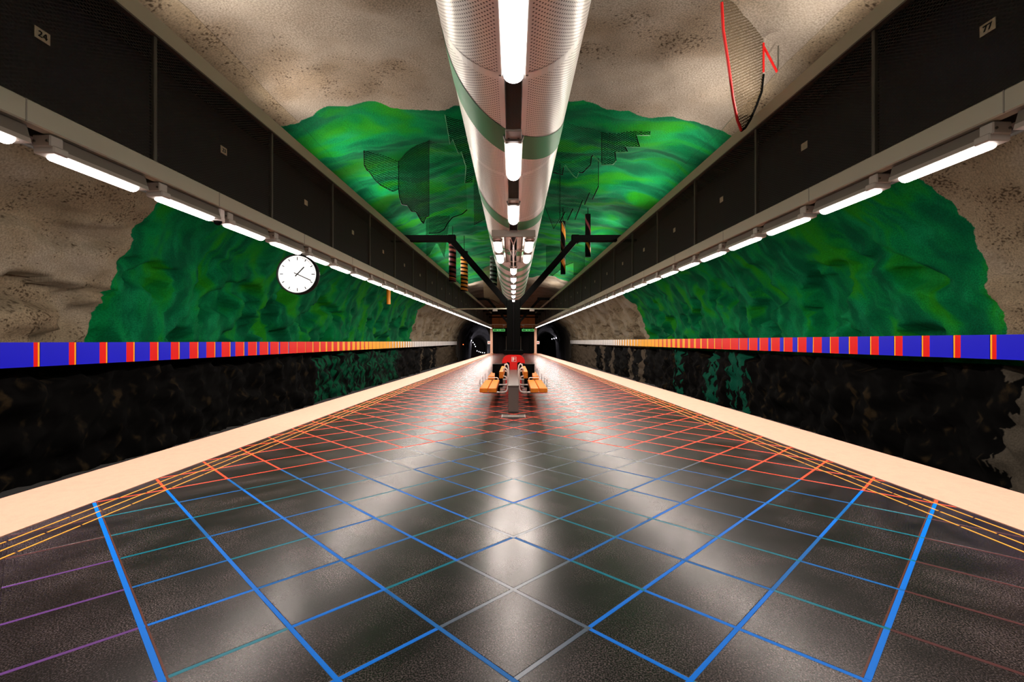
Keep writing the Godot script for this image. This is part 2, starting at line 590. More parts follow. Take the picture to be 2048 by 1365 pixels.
func shell(which: int, d0: float, d1: float, step: float, rows: int) -> Array:
	var cols := int(ceil((d1 - d0) / step))
	var pos := PackedVector3Array()
	var uv := PackedVector2Array()
	var nor := PackedVector3Array()
	for i in rows + 1:
		var v := float(i) / rows
		for j in cols + 1:
			var u := float(j) / cols
			pos.append(cave(p_of(which, v), lerpf(d0, d1, u)))
			uv.append(Vector2(u, v))
	nor.resize(pos.size())
	var idx := PackedInt32Array()
	var n := cols + 1
	for i in rows:
		for j in cols:
			var a := i * n + j
			var f := [a, a + 1, a + n + 1, a, a + n + 1, a + n]
			if which > 0: f = [a, a + n + 1, a + 1, a, a + n, a + n + 1]
			for t in [0, 3]:
				var fn := (pos[f[t + 2]] - pos[f[t]]).cross(pos[f[t + 1]] - pos[f[t]])
				for q in 3: nor[f[t + q]] += fn
			idx.append_array(PackedInt32Array(f))
	for i in nor.size(): nor[i] = nor[i].normalized()
	var arr := []
	arr.resize(Mesh.ARRAY_MAX)
	arr[Mesh.ARRAY_VERTEX] = pos
	arr[Mesh.ARRAY_NORMAL] = nor
	arr[Mesh.ARRAY_TEX_UV] = uv
	arr[Mesh.ARRAY_INDEX] = idx
	return arr

func build_cavern() -> void:
	for which in [-1, 0, 1]:
		var mesh := ArrayMesh.new()
		var rows := 70 if which == 0 else 84
		for k in 3:
			var span: Array = [[-10.0, 2.0], [2.0, 28.0], [28.0, 67.6]][k]
			mesh.add_surface_from_arrays(Mesh.PRIMITIVE_TRIANGLES, shell(which, span[0], span[1], [0.5, 0.13, 0.3][k], rows))
			var m := mat("cave_paint_%d_%d" % [which + 1, k], Color(1, 1, 1), 0.85)
			m.metallic_specular = 0.12
			var size: Array = [[64, 64], [1536, 512 if which == 0 else 560], [768, 256]][k]
			m.albedo_texture = paint(which, span[0], span[1], size[0], size[1])
			rock_detail(m)
			mesh.surface_set_material(k, m)
		var called: String = ["wall_left", "ceiling", "wall_right"][which + 1]
		var label: String = ["rough rock wall painted green and sand beyond the left track", "rough rock vault painted green in the middle and sand around it", "rough rock wall painted green and sand beyond the right track"][which + 1]
		structure(mesh, called, null, Vector3.ZERO, label, "")
	# wall behind the photographer closes the hall
	var poly := PackedVector2Array()
	for i in 41:
		var v := cave(lerpf(-1.999, 1.999, i / 40.0), -9.9)
		poly.append(Vector2(v.x, v.y))
	structure(extrude(poly, P(0, 0, -10.2), Vector3.RIGHT, Vector3.UP, Vector3(0, 0, 0.3)), "wall_back", M.rock, Vector3.ZERO, "rock wall closing the hall behind the viewer")
	# track beds
	for s in [-1, 1]:
		var st := st_new()
		var n := 40
		for i in n:
			var a := lerpf(-10.0, 67.6, float(i) / n)
			var b := lerpf(-10.0, 67.6, float(i + 1) / n)
			bx(st, P(s * 7.0, -1.35, (a + b) / 2), Vector3(5.4, 0.4, b - a), 0.0)
		structure(done(st), "floor_track", M.ballast, Vector3.ZERO, "dark track bed beside the platform edge")

# ============================================================ platform floor
func edge_outer(s: int, d: float) -> float:
	return (5.46 if s < 0 else 5.60) * (1.0 - d / 170.0)

func edge_inner(s: int, d: float) -> float:
	return (4.37 if s < 0 else 4.48) * (1.0 - d / 170.0)

func on_screen(x: float, d: float) -> bool:
	if d < 1.9: return false
	var px := x / d * 965.0
	return absf(px) < 1060.0

func strip_kind(x: float, d: float, family: int) -> String:
	var a := absf(x) + d
	if a > 9.06: return "strip_red"
	if x < 0 and x + d < 0.61: return "strip_purple" if d < 3.75 else "strip_mauve"
	if x > 0 and d - x < 0.61: return "strip_mauve"
	var r := fposmod(sin(x * 12.9 + d * 78.2 + family * 3.1) * 43758.5, 1.0)
	if d > 5.6 and absf(x) < 2.6: return "strip_grey" if r < 0.7 else "strip_mid"
	if absf(x) < 0.6 and d < 4.6: return "strip_grey" if r < 0.5 else "strip_mid"
	if (family == 0) == (x < 0): return "strip_blue" if d < 5.2 and r < 0.8 else "strip_mid"
	if d < 3.0: return "strip_blue" if r < 0.7 else "strip_teal"
	return "strip_teal" if r < 0.55 else "strip_mid"

func build_floor() -> void:
	var d0 := -9.8
	# bearing slab
	var st := st_new()
	var n := 20
	for i in n:
		var a := lerpf(d0, FAR, float(i) / n)
		var b := lerpf(d0, FAR, float(i + 1) / n)
		var la := -edge_outer(-1, a) + 0.12
		var lb := -edge_outer(-1, b) + 0.12
		var ra := edge_outer(1, a) - 0.12
		var rb := edge_outer(1, b) - 0.12
		quad(st, P(la, -0.02, a), P(lb, -0.02, b), P(rb, -0.02, b), P(ra, -0.02, a))
		quad(st, P(la, -1.3, a), P(lb, -1.3, b), P(lb, -0.02, b), P(la, -0.02, a))
		quad(st, P(ra, -0.02, a), P(rb, -0.02, b), P(rb, -1.3, b), P(ra, -1.3, a))
	var floor_node := structure(done(st), "floor", M.black_matt, Vector3.ZERO, "dark polished terrazzo platform floor with a diagonal grid of coloured strips")
	# pale edge slabs
	for s in [-1, 1]:
		st = st_new()
		for i in n:
			var a := lerpf(d0, FAR + 0.8, float(i) / n)
			var b := lerpf(d0, FAR + 0.8, float(i + 1) / n)
			var ia: float = s * edge_inner(s, a); var ib: float = s * edge_inner(s, b)
			var oa: float = s * edge_outer(s, a); var ob: float = s * edge_outer(s, b)
			var q := [P(ia, 0.004, a), P(ib, 0.004, b), P(ob, 0.004, b), P(oa, 0.004, a)]
			if s > 0: quad(st, q[0], q[1], q[2], q[3])
			else: quad(st, q[3], q[2], q[1], q[0])
			var dn := Vector3(0, -0.2, 0)
			if s > 0: quad(st, q[3], q[2], q[2] + dn, q[3] + dn)
			else: quad(st, q[3] + dn, q[2] + dn, q[2], q[3])
			if s > 0: quad(st, q[0] + dn * 0.2, q[1] + dn * 0.2, q[1], q[0])
			else: quad(st, q[0], q[1], q[1] + dn * 0.2, q[0] + dn * 0.2)
		structure(done(st), "trim", M.edge_slab, Vector3.ZERO, "broad pale pink edge strip along the %s side of the platform" % ("left" if s < 0 else "right"))
	# tiles between the strips
	var area := PackedVector2Array([Vector2(-edge_inner(-1, d0) + 0.012, d0), Vector2(edge_inner(1, d0) - 0.012, d0), Vector2(edge_inner(1, FAR) - 0.012, FAR), Vector2(-edge_inner(-1, FAR) + 0.012, FAR)])
	var g := 0.019
	var full := TILE - 2.0 * g
	var st_full := st_new()
	tile_shape(st_full, PackedVector2Array([Vector2(0, -full / 2), Vector2(full / 2, 0), Vector2(0, full / 2), Vector2(-full / 2, 0)]))
	var full_mesh := done(st_full)
	var tiles := []
	for i in range(-16, 84):
		for j in range(-16, 84):
			var u := FIRST + TILE * i
			var v := FIRST + TILE * j
			var c := Vector2((u - v) / 2, (u + v + TILE) / 2)
			if c.y < d0 - 0.4 or c.y > FAR + 0.4 or absf(c.x) > 5.2: continue
			var poly := PackedVector2Array([c + Vector2(0, -full / 2), c + Vector2(full / 2, 0), c + Vector2(0, full / 2), c + Vector2(-full / 2, 0)])
			var clipped := Geometry2D.intersect_polygons(poly, area)
			if clipped.is_empty(): continue
			var whole: bool = clipped[0].size() == 4 and c.x > -edge_inner(-1, c.y) + 0.5 and c.x < edge_inner(1, c.y) - 0.5 and c.y > d0 + 0.5 and c.y < FAR - 0.5
			tiles.append({"c": c, "poly": clipped[0], "whole": whole, "seen": on_screen(c.x, c.y), "rank": c.y * c.y + c.x * c.x})
	tiles.sort_custom(func(a, b): return (a.seen and not b.seen) or (a.seen == b.seen and a.rank < b.rank))
	st = st_new()
	for k in tiles.size():
		var t: Dictionary = tiles[k]
		if k < 300:
			var tone: StandardMaterial3D = M["terrazzo_%d" % (absi(int(t.c.x * 7.3 + t.c.y * 13.7)) % 3)]
			if t.whole:
				part(full_mesh, "tile", tone, floor_node, P(t.c.x, 0, t.c.y))
			else:
				var s2 := st_new()
				var moved := PackedVector2Array()
				for q in t.poly: moved.append(q - t.c)
				tile_shape(s2, moved)
				part(done(s2), "tile", tone, floor_node, P(t.c.x, 0, t.c.y))
		else:
			tile_shape(st, t.poly)
	tag(part(done(st), "tile_field", M.terrazzo_0, floor_node), "", "", "", "stuff")
	# inlaid strips: one piece for each tile edge
	var segs := []
	for family in 2:
		for i in range(-16, 85):
			for j in range(-16, 85):
				var a := FIRST + TILE * i          # the line's constant
				var b := FIRST + TILE * j
				var bold := absf(a - 0.624) < 0.05
				var e := g * (1.12 if bold else 0.96)
				var b0 := b - (g if family == 0 else -g)
				var b1 := b + TILE - g
				var lim := [[a - e, b0], [a + e, b0], [a + e, b1], [a - e, b1]]
				var poly := PackedVector2Array()
				for q in lim:
					var u: float = q[0] if family == 0 else q[1]
					var v: float = q[1] if family == 0 else q[0]
					poly.append(Vector2((u - v) / 2, (u + v) / 2))
				var c := (poly[0] + poly[2]) * 0.5
				if c.y < d0 or c.y > FAR or absf(c.x) > 5.2: continue
				# beyond the outer diagonals only one family of strips is laid
				var bare := a < 0.6 and (c.x < 0 if family == 0 else c.x > 0)
				var clipped := Geometry2D.intersect_polygons(poly, area)
				if clipped.is_empty(): continue
				segs.append({"c": c, "poly": clipped[0], "kind": "terrazzo_1" if bare else strip_kind(c.x, c.y, family), "seen": on_screen(c.x, c.y), "rank": c.length_squared(), "whole": not bold and clipped[0].size() == 4 and absf(c.x) < 3.6 - c.y * 0.03, "family": family, "bold": bold})
				if bold:
					# thin brown line along the inner side of the two outer diagonals
					var side := PackedVector2Array()
					for q in [[a + e + 0.003, b0], [a + e + 0.017, b0], [a + e + 0.017, b1], [a + e + 0.003, b1]]:
						side.append(Vector2((q[0] - q[1]) / 2, (q[0] + q[1]) / 2) if family == 0 else Vector2((q[1] - q[0]) / 2, (q[0] + q[1]) / 2))
					var inside := Geometry2D.intersect_polygons(side, area)
					if not inside.is_empty():
						segs.append({"c": (side[0] + side[2]) * 0.5, "poly": inside[0], "kind": "strip_edge", "seen": on_screen(c.x, c.y), "rank": c.length_squared(), "whole": false, "family": family, "bold": true})
	segs.sort_custom(func(a, b): return (a.seen and not b.seen) or (a.seen == b.seen and a.rank < b.rank))
	var rest := {}
	var shared := {}
	for k in segs.size():
		var t: Dictionary = segs[k]
		if k < 300:
			var mesh: ArrayMesh
			if t.whole and shared.has(t.family):
				mesh = shared[t.family]
			else:
				var s3 := st_new()
				var moved := PackedVector2Array()
				for q in t.poly: moved.append(q - t.c)
				tile_shape(s3, moved, 0.001, 0.0)
				mesh = done(s3)
				if t.whole: shared[t.family] = mesh
			part(mesh, "inlaid_strip", M[t.kind], floor_node, P(t.c.x, 0.0007 if t.bold else -0.0004, t.c.y))
		else:
			if not rest.has(t.kind): rest[t.kind] = st_new()
			tile_shape(rest[t.kind], t.poly, 0.001, 0.0007 if t.bold else -0.0004)
	for kind in rest:
		tag(part(done(rest[kind]), "strip_field", M[kind], floor_node), "", "", "", "stuff")
	# three rows of brass strips beside the pale edge, each strip about half a metre long
	var many := st_new()
	for s in [-1, 1]:
		for row in 3:
			var w0: float = ([4.22, 4.07, 3.92] if s < 0 else [4.36, 4.19, 4.03])[row]
			var d := 1.2 + row * 0.17
			var count := 0
			while d < FAR - 1.0:
				var e := d + 0.53
				var xa: float = s * w0 * (1.0 - d / 170.0)
				var xb: float = s * w0 * (1.0 - e / 170.0)
				var mid := P((xa + xb) / 2, 0, (d + e) / 2)
				var turn := Basis(Vector3.UP, atan2(-(xb - xa), e - d))
				if d > 3.0 and count < 40:
					var o := part(M_strip(), "brass_strip", M.brass, floor_node, mid)
					o.basis = turn
					count += 1
				else:
					bx(many, mid + Vector3(0, -0.003, 0), Vector3(0.016, 0.012, 0.52), 0.0, turn)
				d += 0.545
	tag(part(done(many), "brass_strips_far", M.brass, floor_node), "", "", "", "stuff")

var brass_mesh: ArrayMesh
func M_strip() -> ArrayMesh:
	if brass_mesh == null: brass_mesh = box(Vector3(0.016, 0.012, 0.52), 0.0, Vector3(0, -0.003, 0))
	return brass_mesh

# flat piece with a small chamfer; poly holds (x, depth)
func tile_shape(st: SurfaceTool, poly: PackedVector2Array, bevel := 0.003, top := 0.0) -> void:
	if Geometry2D.is_polygon_clockwise(poly):
		poly = poly.duplicate()
		poly.reverse()
	var inner := PackedVector2Array()
	var c := Vector2.ZERO
	for q in poly: c += q
	c /= poly.size()
	for q in poly: inner.append(q + (c - q).normalized() * bevel * 1.4)
	var n := poly.size()
	for i in range(1, n - 1):
		tri(st, P(inner[0].x, top, inner[0].y), P(inner[i + 1].x, top, inner[i + 1].y), P(inner[i].x, top, inner[i].y))
	for i in n:
		var j := (i + 1) % n
		var a := P(poly[i].x, top - bevel * 0.5, poly[i].y)
		var b := P(poly[j].x, top - bevel * 0.5, poly[j].y)
		quad(st, P(inner[i].x, top, inner[i].y), P(inner[j].x, top, inner[j].y), b, a)
		quad(st, a, b, b + Vector3(0, -0.014, 0), a + Vector3(0, -0.014, 0))

# ============================================================ end of the platform and the tunnels
func build_end_wall() -> void:
	var st := st_new()
	bx(st, P(0, 1.68, 65.2), Vector3(5.9, 3.4, 0.3))
	var w := structure(done(st), "wall_end", M.black_paint, Vector3.ZERO, "black wall with two doors at the far end of the platform")
	for k in 6:
		part(box(Vector3(0.94, 1.85, 0.12), 0.01), "board", M.orange_board, w, P(-2.42 + 0.968 * k, 4.35, 65.02))
	for s in [-1, 1]:
		part(box(Vector3(1.0, 2.3, 0.06), 0.01), "door_leaf", M.black_matt, w, P(s * 1.55, 1.15, 65.02))
		part(box(Vector3(0.06, 2.3, 0.08), 0.01), "door_frame", M.housing_dark, w, P(s * 0.98, 1.15, 65.0))
		var post := thing("pilaster", "pale pink pilaster on the %s corner of the far end wall" % ("left" if s < 0 else "right"), "pilaster", P(s * 2.95, 0.0, 64.8))
		part(box(Vector3(0.34, 3.4, 0.34), 0.02), "shaft", M.pink_post, post, Vector3(0, 1.7, 0))
		part(box(Vector3(0.40, 0.08, 0.40), 0.01), "base", M.pink_post, post, Vector3(0, 0.044, 0))
		var sg := thing("exit_sign", "long green sign over the %s far door" % ("left" if s < 0 else "right"), "sign", P(s * 1.95, 3.12, 64.905))
		part(box(Vector3(1.62, 0.30, 0.1), 0.01), "light_box", M.sign_glow, sg)
		for q in [[-0.5, 0.42], [-0.08, 0.12], [0.1, 0.1], [0.5, 0.5]]:
			part(box(Vector3(q[1], 0.13, 0.012)), "dark_patch", M.sign_dark, sg, Vector3(q[0], 0, 0.055))
		for q in [-0.6, 0.6]:
			part(box(Vector3(0.04, 0.5, 0.04)), "hanger", M.rail_metal, sg, Vector3(q, 0.4, 0))
		var pl := thing("warning_plate", "small white plate with a red mark by the %s tunnel mouth" % ("left" if s < 0 else "right"), "sign", P(s * 3.28, 0.0, 64.3))
		part(bar([Vector3(0, 0, 0), Vector3(0, 1.65, 0)], 0.03), "pole", M.black_paint, pl)
		part(box(Vector3(0.36, 0.42, 0.03), 0.005), "plate", M.white_print, pl, Vector3(0, 1.45, 0.04))
		part(disc(0.08, 0.01, 16), "red_mark", M.red_paint, pl, Vector3(0, 1.45, 0.066))

func tunnel_section(s: int, u: float) -> Array:
	var cx := s * (5.45 + 5.0 * u * u)
	var drop := -2.0 * u * u
	var d := lerpf(67.4, 135.0, u)
	var out := []
	for i in 25:
		var th := PI * i / 24.0
		var x := cos(th) * 2.25
		var y := 1.5 + sin(th) * 2.9
		if i == 0 or i == 24: y = 1.5
		var r := 1.0 + 0.09 * n_mid.get_noise_3d(x * 0.6, y * 0.6, d * 0.35) + 0.04 * n_fine.get_noise_3d(x * 2.0, y * 2.0, d * 0.9)
		out.append(P(cx + x * r, 1.2 + (y - 1.2) * r + drop, d))
	out.push_front(P(cx + 2.3, -1.4 + drop, d))
	out.append(P(cx - 2.3, -1.4 + drop, d))
	return out

func build_tunnels() -> void:
	for s in [-1, 1]:
		var st := st_new()
		st.set_smooth_group(0)
		var prev := tunnel_section(s, 0.0)
		for k in range(1, 71):
			var cur := tunnel_section(s, k / 70.0)
			for i in cur.size():
				var j := (i + 1) % cur.size()
				quad(st, prev[i], cur[i], cur[j], prev[j])
			prev = cur
		var cap := PackedVector2Array()
		for v in prev: cap.append(Vector2(v.x, v.y))
		st.set_smooth_group(-1)
		slab(st, cap, P(0, 0, 135.4), Vector3.RIGHT, Vector3.UP, Vector3(0, 0, 0.4))
		structure(done(st), "wall_tunnel_left" if s < 0 else "wall_tunnel_right", M.rock, Vector3.ZERO, "dark rock tunnel leaving the hall on the %s" % ("left" if s < 0 else "right"))
	# rock face round the two mouths
	var face := PackedVector2Array()
	for i in 61:
		var v := cave(lerpf(-1.999, 1.999, i / 60.0), 67.5)
		face.append(Vector2(v.x, v.y))
	var pieces := [face]
	for s in [-1, 1]:
		var hole := PackedVector2Array()
		for v in tunnel_section(s, 0.0): hole.append(Vector2(v.x, v.y if v.y > -1.3 else -3.0))
		var nxt := []
		for q in pieces:
			for c in Geometry2D.clip_polygons(q, hole):
				if not Geometry2D.is_polygon_clockwise(c) or true: nxt.append(c)
		pieces = nxt
	var st2 := st_new()
	for q in pieces:
		if q.size() > 2 and Geometry2D.triangulate_polygon(q).size() > 0:
			slab(st2, q, P(0, 0, 67.9), Vector3.RIGHT, Vector3.UP, Vector3(0, 0, 0.4))
	structure(done(st2), "wall_far", M.rock, Vector3.ZERO, "dark rock face around the two tunnel mouths")
	# small lamps along the tunnels
	var px := [[928, 667, 78], [935, 669, 84], [941, 669, 90], [943, 681, 98], [946, 685, 102], [949, 689, 106], [951, 693, 110], [954, 702, 120], [958, 703.5, 121], [961, 704.5, 122], [965, 705.5, 123], [969, 706, 124],
		[1104, 678, 104], [1108, 677, 98], [1112.5, 676, 92], [1118, 675, 86]]
	for i in px.size():
		var q: Array = px[i]
		var d: float = q[2]
		var at := P((q[0] - 1027.0) / 965.0 * d, EYE - (q[1] - 683.0) / 965.0 * d, d)
		var left: bool = q[0] < 1027
		var o := thing("tunnel_lamp", "%s tiny bright lamp from the left deep inside the %s tunnel" % [ordinal(i + 1 if left else i - 11), "left" if left else "right"], "lamp", at, 0.0, "lamps in the %s tunnel" % ("left" if left else "right"))
		part(bar([Vector3(0, 0.02, 0.0), Vector3(0, -0.10, 0.02)], 0.06, 8), "bulb", M.tunnel_glow, o)
		part(bar([Vector3(0, 0.2, 0), Vector3(0, 0.02, 0)], 0.06, 6), "holder", M.black_paint, o)
		var l := OmniLight3D.new()
		l.name = "light"
		l.light_energy = 0.8
		l.light_color = Color(0.95, 0.92, 1.0)
		l.light_size = 0.03
		l.omni_range = 40.0
		l.omni_attenuation = 2.0
		l.shadow_enabled = true
		l.position = Vector3(0, -0.07, 0.01)
		o.add_child(l)
	var b := thing("signal_lamp", "tiny blue signal light in the right tunnel", "signal", P((1123 - 1027) / 965.0 * 84, EYE + 0.08, 84.0))
	part(bar([Vector3(0, 0, 0), Vector3(0, 0, 0.12)], 0.11, 10), "lens", M.signal_blue, b)
	part(bar([Vector3(0, -0.05, -0.02), Vector3(0, -2.2, -0.02)], 0.04, 6), "mast", M.black_paint, b)
	b = thing("signal_lamp", "tiny orange signal light on a post at the left tunnel mouth", "signal", P((926.5 - 1027) / 965.0 * 70, EYE - 0.48, 70.0))
	part(bar([Vector3(0, 0, 0), Vector3(0, 0, 0.1)], 0.07, 10), "lens", M.signal_orange, b)
	part(bar([Vector3(0, -0.03, -0.02), Vector3(0, -2.2, -0.02)], 0.04, 6), "mast", M.black_paint, b)

# ============================================================ mesh screens along both sides
func beam_x(d: float) -> float:
	return BEAM_X * (1.0 - d / BEAM_END)

func beam_turn(s: int) -> float:
	return s * atan(BEAM_X / BEAM_END)

func uv_sheet(w: float, h: float, t: float, tile_w: float, tile_h: float) -> ArrayMesh:   # upright sheet in the local yz plane, uv in tiles
	var st := st_new()
	var q := [Vector3(0, 0, 0), Vector3(0, 0, -w), Vector3(0, h, -w), Vector3(0, h, 0)]
	var uv := [Vector2(0, 0), Vector2(w / tile_w, 0), Vector2(w / tile_w, h / tile_h), Vector2(0, h / tile_h)]
	for i in [0, 1, 2, 0, 2, 3]:
		st.set_uv(uv[i])
		st.add_vertex(q[i] + Vector3(t / 2, 0, 0))
	return done(st)

func digits(text: String, size: float) -> TextMesh:
	var t := TextMesh.new()
	t.text = text
	var f := SystemFont.new()
	f.font_names = PackedStringArray(["Droid Sans"])
	f.font_weight = 700
	t.font = f
	t.font_size = 32
	t.pixel_size = size / 32.0
	t.depth = 0.003
	return t

func build_screen(s: int) -> void:
	var name_side := "left" if s < 0 else "right"
	var o := thing("mesh_screen", "long dark expanded metal screen hung along the %s side of the platform" % name_side, "screen", P(s * BEAM_X, 3.5 if s < 0 else 3.555, 0), beam_turn(s))
	var d0 := 5.577 - 2.59 * 4
	var count := 26
	var d1 := d0 + 2.59 * count
	var length := d1 - d0
	var mid := -(d0 + d1) / 2
	# rails: top channel, bottom channel with a lip, and the back of the box
	var st := st_new()
	bx(st, Vector3(s * 0.0, 1.78, mid), Vector3(0.10, 0.22, length), 0.012)
	part(done(st), "top_rail", M.rail_metal, o)
	part(box(Vector3(0.64, 0.03, length), 0.0, Vector3(s * 0.37, 1.875, mid)), "cover_plate", M.cable_grey, o)
	st = st_new()
	bx(st, Vector3(s * -0.01, 0.10, mid), Vector3(0.12, 0.20, length), 0.012)
	part(done(st), "bottom_rail", M.rail_metal, o)
	part(box(Vector3(0.07, 0.02, length), 0.0, Vector3(s * -0.02, 1.665, mid)), "top_lip", M.post_metal, o)
	part(box(Vector3(0.62, 0.05, length), 0.0, Vector3(s * 0.38, 0.13, mid)), "floor_plate", M.cable_grey, o)
	part(box(Vector3(0.03, 1.78, length), 0.0, Vector3(s * 0.69, 0.98, mid)), "back_panel", M.cable_grey, o)
	# lower cable rail from which the lamps hang
	st = st_new()
	bx(st, Vector3(s * 0.25, 0.05, mid), Vector3(0.10, 0.10, length), 0.0)
	part(done(st), "lamp_rail", M.housing_dark, o)
	var pm := uv_sheet(2.53, 1.46, 0.004, 0.075, 0.036)
	for k in count:
		var a := d0 + 2.59 * k
		var panel := part(pm, "mesh_panel", M.screen_mesh, o, Vector3(s * 0.0, 0.20, -(a + 0.03)))
		part(box(Vector3(0.06, 1.48, 0.05), 0.006), "post", M.post_metal, o, Vector3(s * 0.0, 0.93, -a))
		part(box(Vector3(0.126, 0.19, 0.012), 0.0), "rail_joint", M.galvanised, o, Vector3(s * -0.01, 0.10, -(a + 1.1)))
		if k >= 3 and (k - 3) % 1 == 0 and k < 20:
			var pl := part(box(Vector3(0.006, 0.10, 0.14), 0.0), "number_plate", M.plate_print, panel, Vector3(-s * 0.012, 0.65, -1.26))
			tag(pl, "small pale number plate", "")
			var text := ""
			if k == 3: text = "24" if s < 0 else "77"
			elif k == 4 and s < 0: text = "23"
			if text:
				var tm := part(digits(text, 0.075), "digits", M.black_matt, panel, Vector3(-s * 0.018, 0.65, -1.26))
				tm.rotation.y = -s * PI / 2

# ============================================================ painted bands on the walls
func band_x(d: float) -> float:
	return 9.0 * (1.0 - d / 434.0)

func build_band(s: int) -> void:
	var y := 1.385 if s < 0 else 1.525
	var turn := s * atan(9.0 / 434.0)
	var o := thing("colour_band", "long band of panels striped blue, red, yellow and silver on the %s wall" % ("left" if s < 0 else "right"), "frieze", P(s * 9.0, y, 0), turn)
	var pitch := 0.7296
	var stripe := {}
	for k in range(-4, 78):
		var a := 8.94 + pitch * (k - 1)
		# (material, share), in order of growing depth
		var cols := []
		if k <= 15:
			var b := clampf(0.845 - 0.0563 * k, 0.0, 0.88)
			cols = [["band_blue", b], ["band_red", 0.955 - b], ["band_yellow", 0.045]]
		elif k <= 29:
			var yl := lerpf(0.05, 0.96, (k - 15) / 14.0)
			cols = [["band_dark", 0.015], ["band_red", 0.985 - yl], ["band_yellow", yl]]
		elif k <= 43:
			var yl := clampf(lerpf(1.15, 0.0, (k - 29) / 14.0), 0.0, 0.95)
			cols = [["band_dark", 0.05 + 0.1 * (1.0 - yl)], ["band_silver", maxf(0.95 - yl - 0.1 * (1.0 - yl), 0.0)], ["band_yellow", yl]]
		else:
			cols = [["band_dark", lerpf(0.14, 0.03, clampf((k - 43) / 12.0, 0, 1))], ["band_silver", 0.86]]
		var pn := part(box(Vector3(0.05, 0.44, pitch - 0.014), 0.0), "panel", M.band_dark, o, Vector3(s * 0.02, 0, -(a + pitch / 2)))
		var at := 0.007
		for c in cols:
			var w: float = c[1] * (pitch - 0.014)
			if w < 0.008: continue
			var key := "%.3f" % w
			if not stripe.has(key): stripe[key] = box(Vector3(0.012, 0.448, w), 0.0)
			part(stripe[key], "stripe", M[c[0]], pn, Vector3(-s * 0.03, 0, pitch / 2 - at - w / 2))
			at += w
	# bearing rail behind the panels
	part(box(Vector3(0.3, 0.12, 60.5), 0.0), "bearing_rail", M.black_matt, o, Vector3(s * 0.2, 0.0, -35.0))

# ============================================================ the perforated duct over the middle
const DUCT_Y := 4.91
const DUCT_R := 0.73
const SLOT := 0.125        # half angle of the slot under the duct, radians

func duct_point(a: float, r: float, d: float) -> Vector3:    # a = 0 at the bottom
	return P(sin(a) * r, DUCT_Y - cos(a) * r, d)

func build_duct() -> void:
	var o := thing("ventilation_duct", "big silver perforated duct with green spiral bands over the middle of the platform", "duct", Vector3.ZERO)
	var seams := [-9.8, -6.4, -3.65, -0.9, 1.87]
	var d := 4.64
	while d < 44.5:
		seams.append(d)
		d += 2.75
	seams.append(46.5)
	for k in seams.size() - 1:
		var a: float = seams[k] + 0.012
		var b: float = seams[k + 1] - 0.012
		var st := st_new()
		st.set_smooth_group(0)
		var n := 64
		var m0 := SLOT + 0.07
		for i in n:
			var t0 := lerpf(m0, TAU - m0, float(i) / n)
			var t1 := lerpf(m0, TAU - m0, float(i + 1) / n)
			var c := [[t0, a], [t0, b], [t1, b], [t1, a]]
			for j in [0, 1, 2, 0, 2, 3]:
				st.set_uv(Vector2(c[j][0] * DUCT_R / 0.048, c[j][1] / 0.048))
				st.add_vertex(duct_point(c[j][0], DUCT_R, c[j][1]))
		part(done(st), "duct_sheet", M.perforated, o)
		# plain margins beside the slot and a cover strip over the seam
		st = st_new()
		for s in [-1, 1]:
			var p0: float = s * SLOT
			var p1: float = s * m0
			quad(st, duct_point(p0, DUCT_R + 0.004, a), duct_point(p0, DUCT_R + 0.004, b), duct_point(p1, DUCT_R + 0.004, b), duct_point(p1, DUCT_R + 0.004, a))
			quad(st, duct_point(p0, DUCT_R + 0.004, a), duct_point(p0, DUCT_R + 0.004, b), duct_point(p0, DUCT_R - 0.06, b), duct_point(p0, DUCT_R - 0.06, a))
		part(done(st), "slot_margin", M.duct_edge, o)
		if k > 0:
			st = st_new()
			for i in n:
				var t0 := lerpf(m0, TAU - m0, float(i) / n)
				var t1 := lerpf(m0, TAU - m0, float(i + 1) / n)
				quad(st, duct_point(t0, DUCT_R + 0.003, a - 0.06), duct_point(t0, DUCT_R + 0.003, a + 0.06), duct_point(t1, DUCT_R + 0.003, a + 0.06), duct_point(t1, DUCT_R + 0.003, a - 0.06))
			part(done(st), "cover_strip", M.duct_edge, o)
	# spiral bands: one turn each
	var half := 0.38
	var c0 := -6.8
	while c0 < 44.5:
		var pitch := 4.35 if c0 < 10.0 else 3.4 if c0 < 14.0 else 1.83
		var st := st_new()
		st.set_smooth_group(0)
		var n := 72
		for i in n:
			var t0 := lerpf(SLOT + 0.005, TAU - SLOT - 0.005, float(i) / n)
			var t1 := lerpf(SLOT + 0.005, TAU - SLOT - 0.005, float(i + 1) / n)
			var e0 := c0 + pitch * t0 / TAU
			var e1 := c0 + pitch * t1 / TAU
			var r := DUCT_R + 0.006
			quad(st, duct_point(t0, r, e0 - half), duct_point(t0, r, e0 + half), duct_point(t1, r, e1 + half), duct_point(t1, r, e1 - half))
		part(done(st), "spiral_band", M.green_band, o)
		c0 += pitch
	# straps that hang the duct from the vault
	for k in 7:
		for s in [-1, 1]:
			part(bar([P(s * 0.5, DUCT_Y + 0.5, 3.3 + 7.0 * k), P(s * 0.5, vault(0.5, 3.3 + 7.0 * k), 3.3 + 7.0 * k)], 0.012, 6), "hanger", M.post_metal, o)

